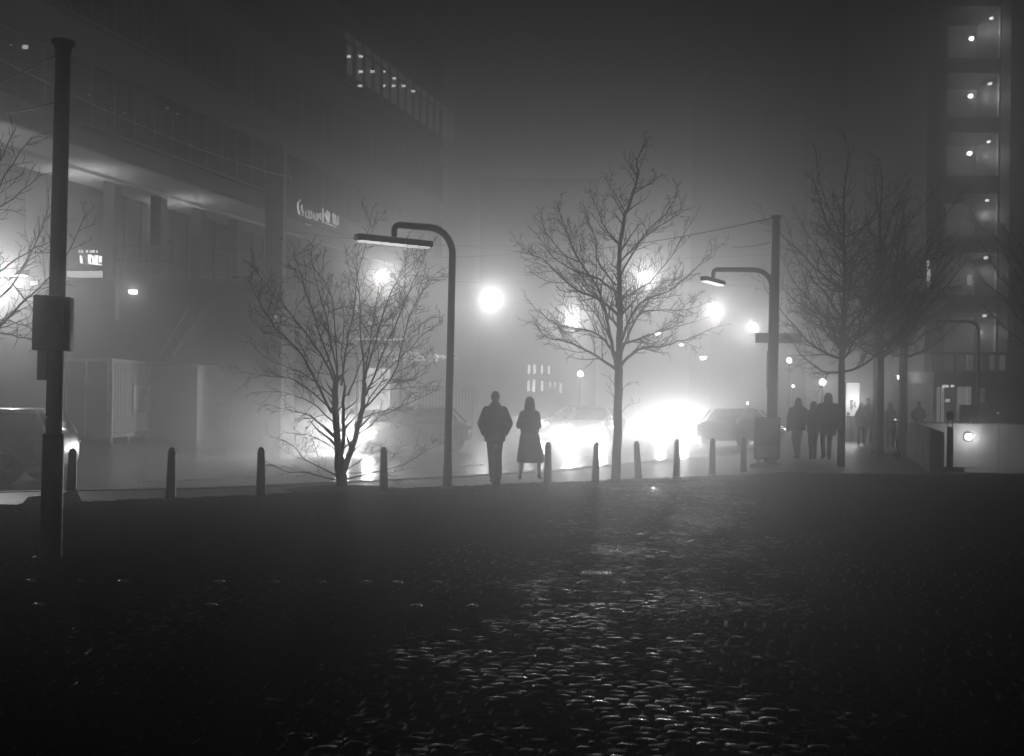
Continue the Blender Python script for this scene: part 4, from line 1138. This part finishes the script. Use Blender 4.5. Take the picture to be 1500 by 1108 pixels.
# ------------------------------------------------------------------ container and stair flank
def container():
    a = P(162, 649, RZ); b = P(246, 640.5, RZ)
    a.z = b.z = 0
    d = (b-a); L = 6.06; d.normalize(); n = Vector((-d.y, d.x, 0))    # n points left, away from the street
    t = thing('shipping_container', 'ribbed shipping container with a framed notice on its lit side', 'container', a + Vector((0,0,RZ)), math.atan2(d.y, d.x))
    H = 3.0; Wd = 2.44
    MB().box(0, .06, .28, L, Wd, H).build('body', M_CONT, t, None)
    rb = MB(); x = .12
    while x < L-.1:
        rb.prism([(x, .058, .32), (x+.045, .0, .32), (x+.115, .0, .32), (x+.16, .058, .32)], (0, 0, H-.42)); x += .29
    rb.build('side_rib', M_STEEL, t, None)
    fr = MB(); fr.box(-.02, -.03, .18, L+.02, .055, .31); fr.box(-.02, -.03, H-.09, L+.02, .055, H+.02)
    for x in (-.03, L-.08): fr.box(x, -.04, 0.0, x+.11, .055, H+.03)
    fr.box(-.03, .06, H-.09, 0, Wd, H+.02)
    for y in (.08, .9, 1.6, Wd-.1): fr.box(-.04, y, .2, -.003, y+.06, H-.1)
    fr.build('frame', M_STEEL, t, None)
    for x in (1.6, 4.0): MB().box(x, -.02, 0, x+.3, .05, .178).build('fork_pocket', M_CONT, t, None)
    nt_ = MB().box(1.95, -.06, 1.15, 3.75, -.005, 2.2)
    nt_ = MB().rbox(2.1, -.07, 1.05, 4.0, -.004, 2.15, .01).build('notice_board', M_STEEL, t)
    MB().box(2.18, -.078, 1.13, 3.92, -.0715, 2.07).build('notice', mat('notice_paper', .7, .4, .15, 4), nt_, None)
    ln = MB(); rr = random.Random(4)
    for i in range(9): ln.box(2.5, -.082, 1.3 + i*.075, 2.5 + rr.uniform(.5, 1.1), -.0785, 1.325 + i*.075)
    ln.build('print_line', mat('notice_print', .16, .6), nt_, None)
container()
def flank():
    a = P(288, 645, RZ); b = P(360, 640, RZ); a.z = b.z = RZ
    t = thing('stair_flank', 'pale block-built stair flank with a sloping top, right of the container', 'wall', (0, 0, 0))
    d = (b-a).normalized(); n = Vector((-d.y, d.x, 0)); L = (b-a).length
    k = F/((a.y+b.y)/2)
    x1 = L * (30/72.0); H = 108/(F/a.y); h2 = 33/(F/b.y)
    def q(x, z): return a + d*x + Vector((0,0,z))
    MB().prism([q(0,0), q(L,0), q(L,h2), q(x1,H), q(0,H)], n*2.2).build('wall', M_CONC, t, None)
    jt = MB(); z = .46
    while z < H:
        xe = L if z < h2 else L - (L-x1)*(z-h2)/(H-h2)
        jt.prism([q(0,z) - n*.003, q(xe,z) - n*.003, q(xe,z+.025) - n*.003, q(0,z+.025) - n*.003], n*.004); z += .46
    jt.build('joint', M_CONCD, t, None)
    MB().tube([q(-.3,H+.04)+n*.1, q(x1,H+.04)+n*.1, q(L,h2+.04)+n*.1], .035, 6).build('coping', M_STEEL, t)
    dk = P(250, 644, RZ)
    MB().prism([dk + Vector((0,.3,0)), a + Vector((-.01,0,0)), a + n*2 + Vector((-.01,0,0)), dk + Vector((0,2.5,0))], (0,0,2.75)).build('side_wall', M_CONCD, t, None)
flank()
def hoarding():
    Y = 53; t = thing('hoarding', 'pale vertical-boarded hoarding behind the curved street lamp', 'fence', (0, 0, 0))
    a = at(612, 636, Y); b = at(692, 636, Y)
    mb = MB(); x = a.x; rr = random.Random(8)
    while x < b.x:
        mb.box(x, Y + rr.uniform(0, .03), RZ, x+.13, Y+.06, 2.2 + rr.uniform(-.03, .03)); x += .15
    mb.build('board', M_CONC, t, None)
    MB().box(a.x, Y+.07, .4, b.x, Y+.12, .5).build('rail', M_STEEL, t, None)
hoarding()

# ------------------------------------------------------------------ distant buildings in the mist
def far_building(name, label, x0, x1, Y, top, m, wins, we):
    a = at(x0, 600, Y); b = at(x1, 600, Y); t = thing(name, label, 'building', (a.x, Y, RZ))
    W_ = b.x-a.x
    MB().box(0, 0, 0, W_, 12, top).build('wall', m, t, None)
    z = 3.2
    while z < top-2:
        x = 1.0
        while x < W_-2: MB().box(x, -.02, z, x+1.6, -.003, z+1.8).build('window', M_GLASS, t, None); x += 3.4
        z += 4.4
    for (xx, y0, y1, w_) in wins:
        p_, q_ = at(xx, y1, Y), at(xx, y0, Y)
        MB().box(p_.x-a.x-w_, -.05, p_.z-RZ, p_.x-a.x+w_, -.022, q_.z-RZ).build('lit_window', emis('far_window_%g' % we, we), t, None)
    MB().box(-.1, -.12, top, W_+.1, 12, top+.4).build('cornice', M_CONCD, t, None)
WN = [(775, 535, 547, .07), (783, 535, 547, .07), (794, 536, 547, .06), (804, 537, 548, .05), (774, 558, 573, .07), (782, 557, 574, .08), (794, 559, 573, .06), (806, 560, 567, .04), (813, 560, 567, .04), (821, 562, 575, .05)]
far_building('distant_building', 'misty building with lit slit windows between the woman and the tall bare tree', 700, 872, 98, 20, M_FACADE, WN, 9.0)
far_building('distant_building', 'pale misty building block left of the right pole', 1040, 1180, 100, 30, M_FACADE, [], 1.0)

# ------------------------------------------------------------------ right tower with open stair floors
def tower():
    Y = 58.0; t = thing('tower_block', 'dark tower block with a lit open stair shaft, at the right edge', 'building', (0, 0, 0))
    X = lambda px, py=300: at(px, py, Y).x
    Z = lambda py, px=1425: at(px, py, Y).z
    xa, xb, xc, xd = X(1357), X(1386), X(1463), X(1640)
    top = 30.0
    MB().box(xa, Y, RZ, xb, Y+14, top).build('side_wall', M_FACADE, t, None)
    MB().box(xc+.02, Y-1.2, RZ, xd, Y+14, top).build('front_wall', mat('tower_dark', .05, .7, .25, .8), t, None)
    MB().box(xb+.003, Y+3.0, RZ, xc+.017, Y+3.3, top).build('back_wall', mat('tower_back', .38, .7, .3, .6), t, None)
    bands = [(-12, 10), (86, 108), (172, 195), (258, 284), (347, 370), (433, 458)]
    zs = []
    for y0, y1 in bands:
        MB().box(xb+.003, Y-.06, Z(y1), xc+.017, Y+2.99, Z(y0)).build('balcony', mat('tower_dark', .05), t, None)
    z = Z(-12) + 2.7
    while z < top: MB().box(xb+.003, Y-.06, z, xc+.017, Y+2.99, z+.75).build('balcony', mat('tower_dark', .05), t, None); z += 3.0
    # lamps per storey
    for i, (y0, y1) in enumerate(bands):
        nxt = bands[i+1][0] if i+1 < len(bands) else 515
        yc = y1 + (nxt-y1)*.60
        if i < 3:
            c = at(1423 - i*1.5, (57, 141, 225)[i], Y+.3)
            MB().ell(c, (.13, .10, .11), 12, 8).build('globe_light', emis('tower_globe', 14.0), t, 180)
            light('POINT', c + Vector((0, -.3, 0)), 700, t, .06)
            p0, p1 = at(1421.5 - i*1.6, y1 + (19, 16, 15)[i], Y+2.9), at(1427.5 - i*1.6, y1+1, Y+2.9)
            wn = MB().box(p0.x, Y+2.96, p0.z, p1.x, Y+2.995, p1.z).build('stair_window', emis('stair_window', 2.0), t, None)
            br = MB()
            for f in (.25, .5, .75): br.box(p0.x-.02, Y+2.93, p0.z + (p1.z-p0.z)*f, p1.x+.02, Y+2.955, p0.z + (p1.z-p0.z)*f+.05)
            br.build('glazing_bar', M_FRAME, wn, None)
        c = at(1452 - i*2.0, y1 + (17, 15, 13, 10, 8, 5)[i], Y+1.0)
        MB().rbox(c.x-.08, c.y-.08, c.z-.05, c.x+.08, c.y+.08, c.z+.05, .02).build('ceiling_light', emis('tower_ceiling', 6.0), t)
        light('POINT', c + Vector((-.35, -.45, -.85)), 1200, t, .05)
        # pale strip along the right wall edge, painting in the lamp's bright line
        MB().box(xc-.05 - .012*i, Y-.03, Z(nxt)+.003, xc+.012, Y+.15, Z(y1)-.003).build('lamplit_strip', M_SIGNW, t, None)
    p0, p1 = at(1358.5, 430, Y-.1), at(1363, 382, Y-.1)
    MB().box(p0.x, Y-.1, p0.z, p1.x, Y-.003, p1.z).build('stair_window', emis('tall_window', 2.2), t, None)
    p0, p1 = at(1418, 418, Y+2.9), at(1424, 403, Y+2.9)
    MB().box(p0.x, Y+2.95, p0.z, p1.x, Y+2.995, p1.z).build('stair_window', emis('stair_window2', .8), t, None)
    # low entrance storey in front
    e = thing('entrance_pavilion', 'low glazed entrance building with tall lit windows at the foot of the tower', 'building', (0, 0, 0))
    Ye = 52.0
    X2 = lambda px: at(px, 590, Ye).x
    Z2 = lambda py: at(1420, py, Ye).z
    MB().box(X2(1367), Ye, RZ, X2(1540), Ye+5.5, Z2(562)).build('wall', mat('pavilion_wall', .08, .7), e, None)
    MB().box(X2(1362), Ye-.5, Z2(562)+.003, X2(1545), Ye+5.5, Z2(545)).build('canopy', M_CONCD, e, None)
    MB().box(X2(1362), Ye+.2, Z2(520), X2(1480), Ye+.3, Z2(515.5)).build('railing', M_METAL, e, None)
    for px in (1367, 1400, 1436, 1476): MB().box(X2(px), Ye+.2, Z2(545), X2(px)+.08, Ye+.3, Z2(520)).build('rail_post', M_METAL, e, None)
    for px0, px1, y0, y1, em in ((1372, 1376.5, 568, 640, .26), (1378.5, 1382.5, 568, 640, .30), (1402, 1413, 567, 640, .26), (1414, 1418, 567, 600, .38), (1419, 1422, 567, 600, .24), (1432, 1442, 568, 590, .05)):
        MB().box(X2(px0), Ye-.03, Z2(y1), X2(px1), Ye-.003, Z2(y0)).build('lit_window', emis('pavilion_window_%g' % em, em*1.7), e, None)
    for px0, px1, y0, y1, em in ((1404, 1412, 521, 543, .10), (1437, 1442, 521, 543, .11), (1451, 1459, 521, 543, .11), (1418, 1424, 521, 543, .06)):
        MB().box(at(px0, 530, Y-.2).x, Y-1.4, at(px0, y1, Y).z, at(px1, 530, Y-.2).x, Y-1.25, at(px0, y0, Y).z).build('upper_window', emis('upper_window_%g' % em, em*1.6), e, None)
    for px in (1383, 1387, 1395):
        c = at(px, 566, Ye-.1); MB().rbox(c.x-.07, c.y-.05, c.z-.05, c.x+.07, c.y+.05, c.z+.05, .015).build('spot_light', emis('pav_spot', 2.7), e)
    c = at(1388.5, 587, Ye-.06); MB().rbox(c.x-.1, c.y, c.z-.07, c.x+.1, c.y+.04, c.z+.07, .01).build('notice', emis('pav_notice', 1.44), e)
    sp_ = at(1416, 606, 40); s2 = thing('utility_box', 'dark box cabinet standing behind the ramp wall', 'cabinet', (sp_.x, 40, 0))
    z1 = at(1416, 593, 40).z
    MB().rbox(-.30, -.2, 0, .34, .2, z1, .04).build('body', M_METAL, s2)
    MB().rbox(-.24, -.215, .1, .26, -.198, z1-.1, .01).build('door', M_METAL, s2)
tower()
# parked bicycles behind the ramp wall: only their handlebars and lamps rise above it
def bicycle(px, py, label):
    Y = 39.5; c = at(px, py, Y); t = thing('bicycle', label, 'bicycle', (c.x, Y, 0), R(25), 'bicycles parked behind the ramp wall')
    for y in (-.52, .52):
        ring = [(0, y + .33*math.cos(2*PI*k/28), .34 + .33*math.sin(2*PI*k/28)) for k in range(29)]
        wh = MB().tube(ring, .018, 6, cap=False).build('wheel', M_RUB, t, 180)
        sp = MB()
        for k in range(10): sp.tube([(0, y, .34), (0, y+.32*math.cos(k*PI/5), .34+.32*math.sin(k*PI/5))], .003, 3)
        sp.build('spoke', M_STEEL, wh)
    fr = MB(); fr.tube([(0,-.52,.34),(0,-.12,.30),(0,.36,.78),(0,-.2,.80),(0,-.12,.30)], .018, 6); fr.tube([(0,-.52,.34),(0,-.2,.80)], .012, 6); fr.tube([(0,.52,.34),(0,.36,.82),(0,.33,1.0)], .016, 6)
    fr.build('frame', M_METAL, t)
    MB().rbox(-.07, -.34, .92, .07, -.08, .97, .02).build('saddle', M_RUB, t); MB().tube([(0,-.2,.80),(0,-.21,.93)], .014, 6).build('seat_post', M_STEEL, t)
    MB().tube([(-.28,.22,1.08),(-.15,.34,1.04),(0,.35,1.02),(.15,.34,1.04),(.28,.22,1.08)], .013, 6).build('handlebar', M_STEEL, t)
    MB().ell((0, .40, c.z), (.03, .03, .03), 8, 6).build('headlight', emis('bike_lamp', 2.0), t, 180)
bicycle(1438, 608, 'parked bicycle with a small lamp behind the ramp wall, nearer the utility box')
bicycle(1476, 606, 'parked bicycle with a small lamp behind the ramp wall, farther right')
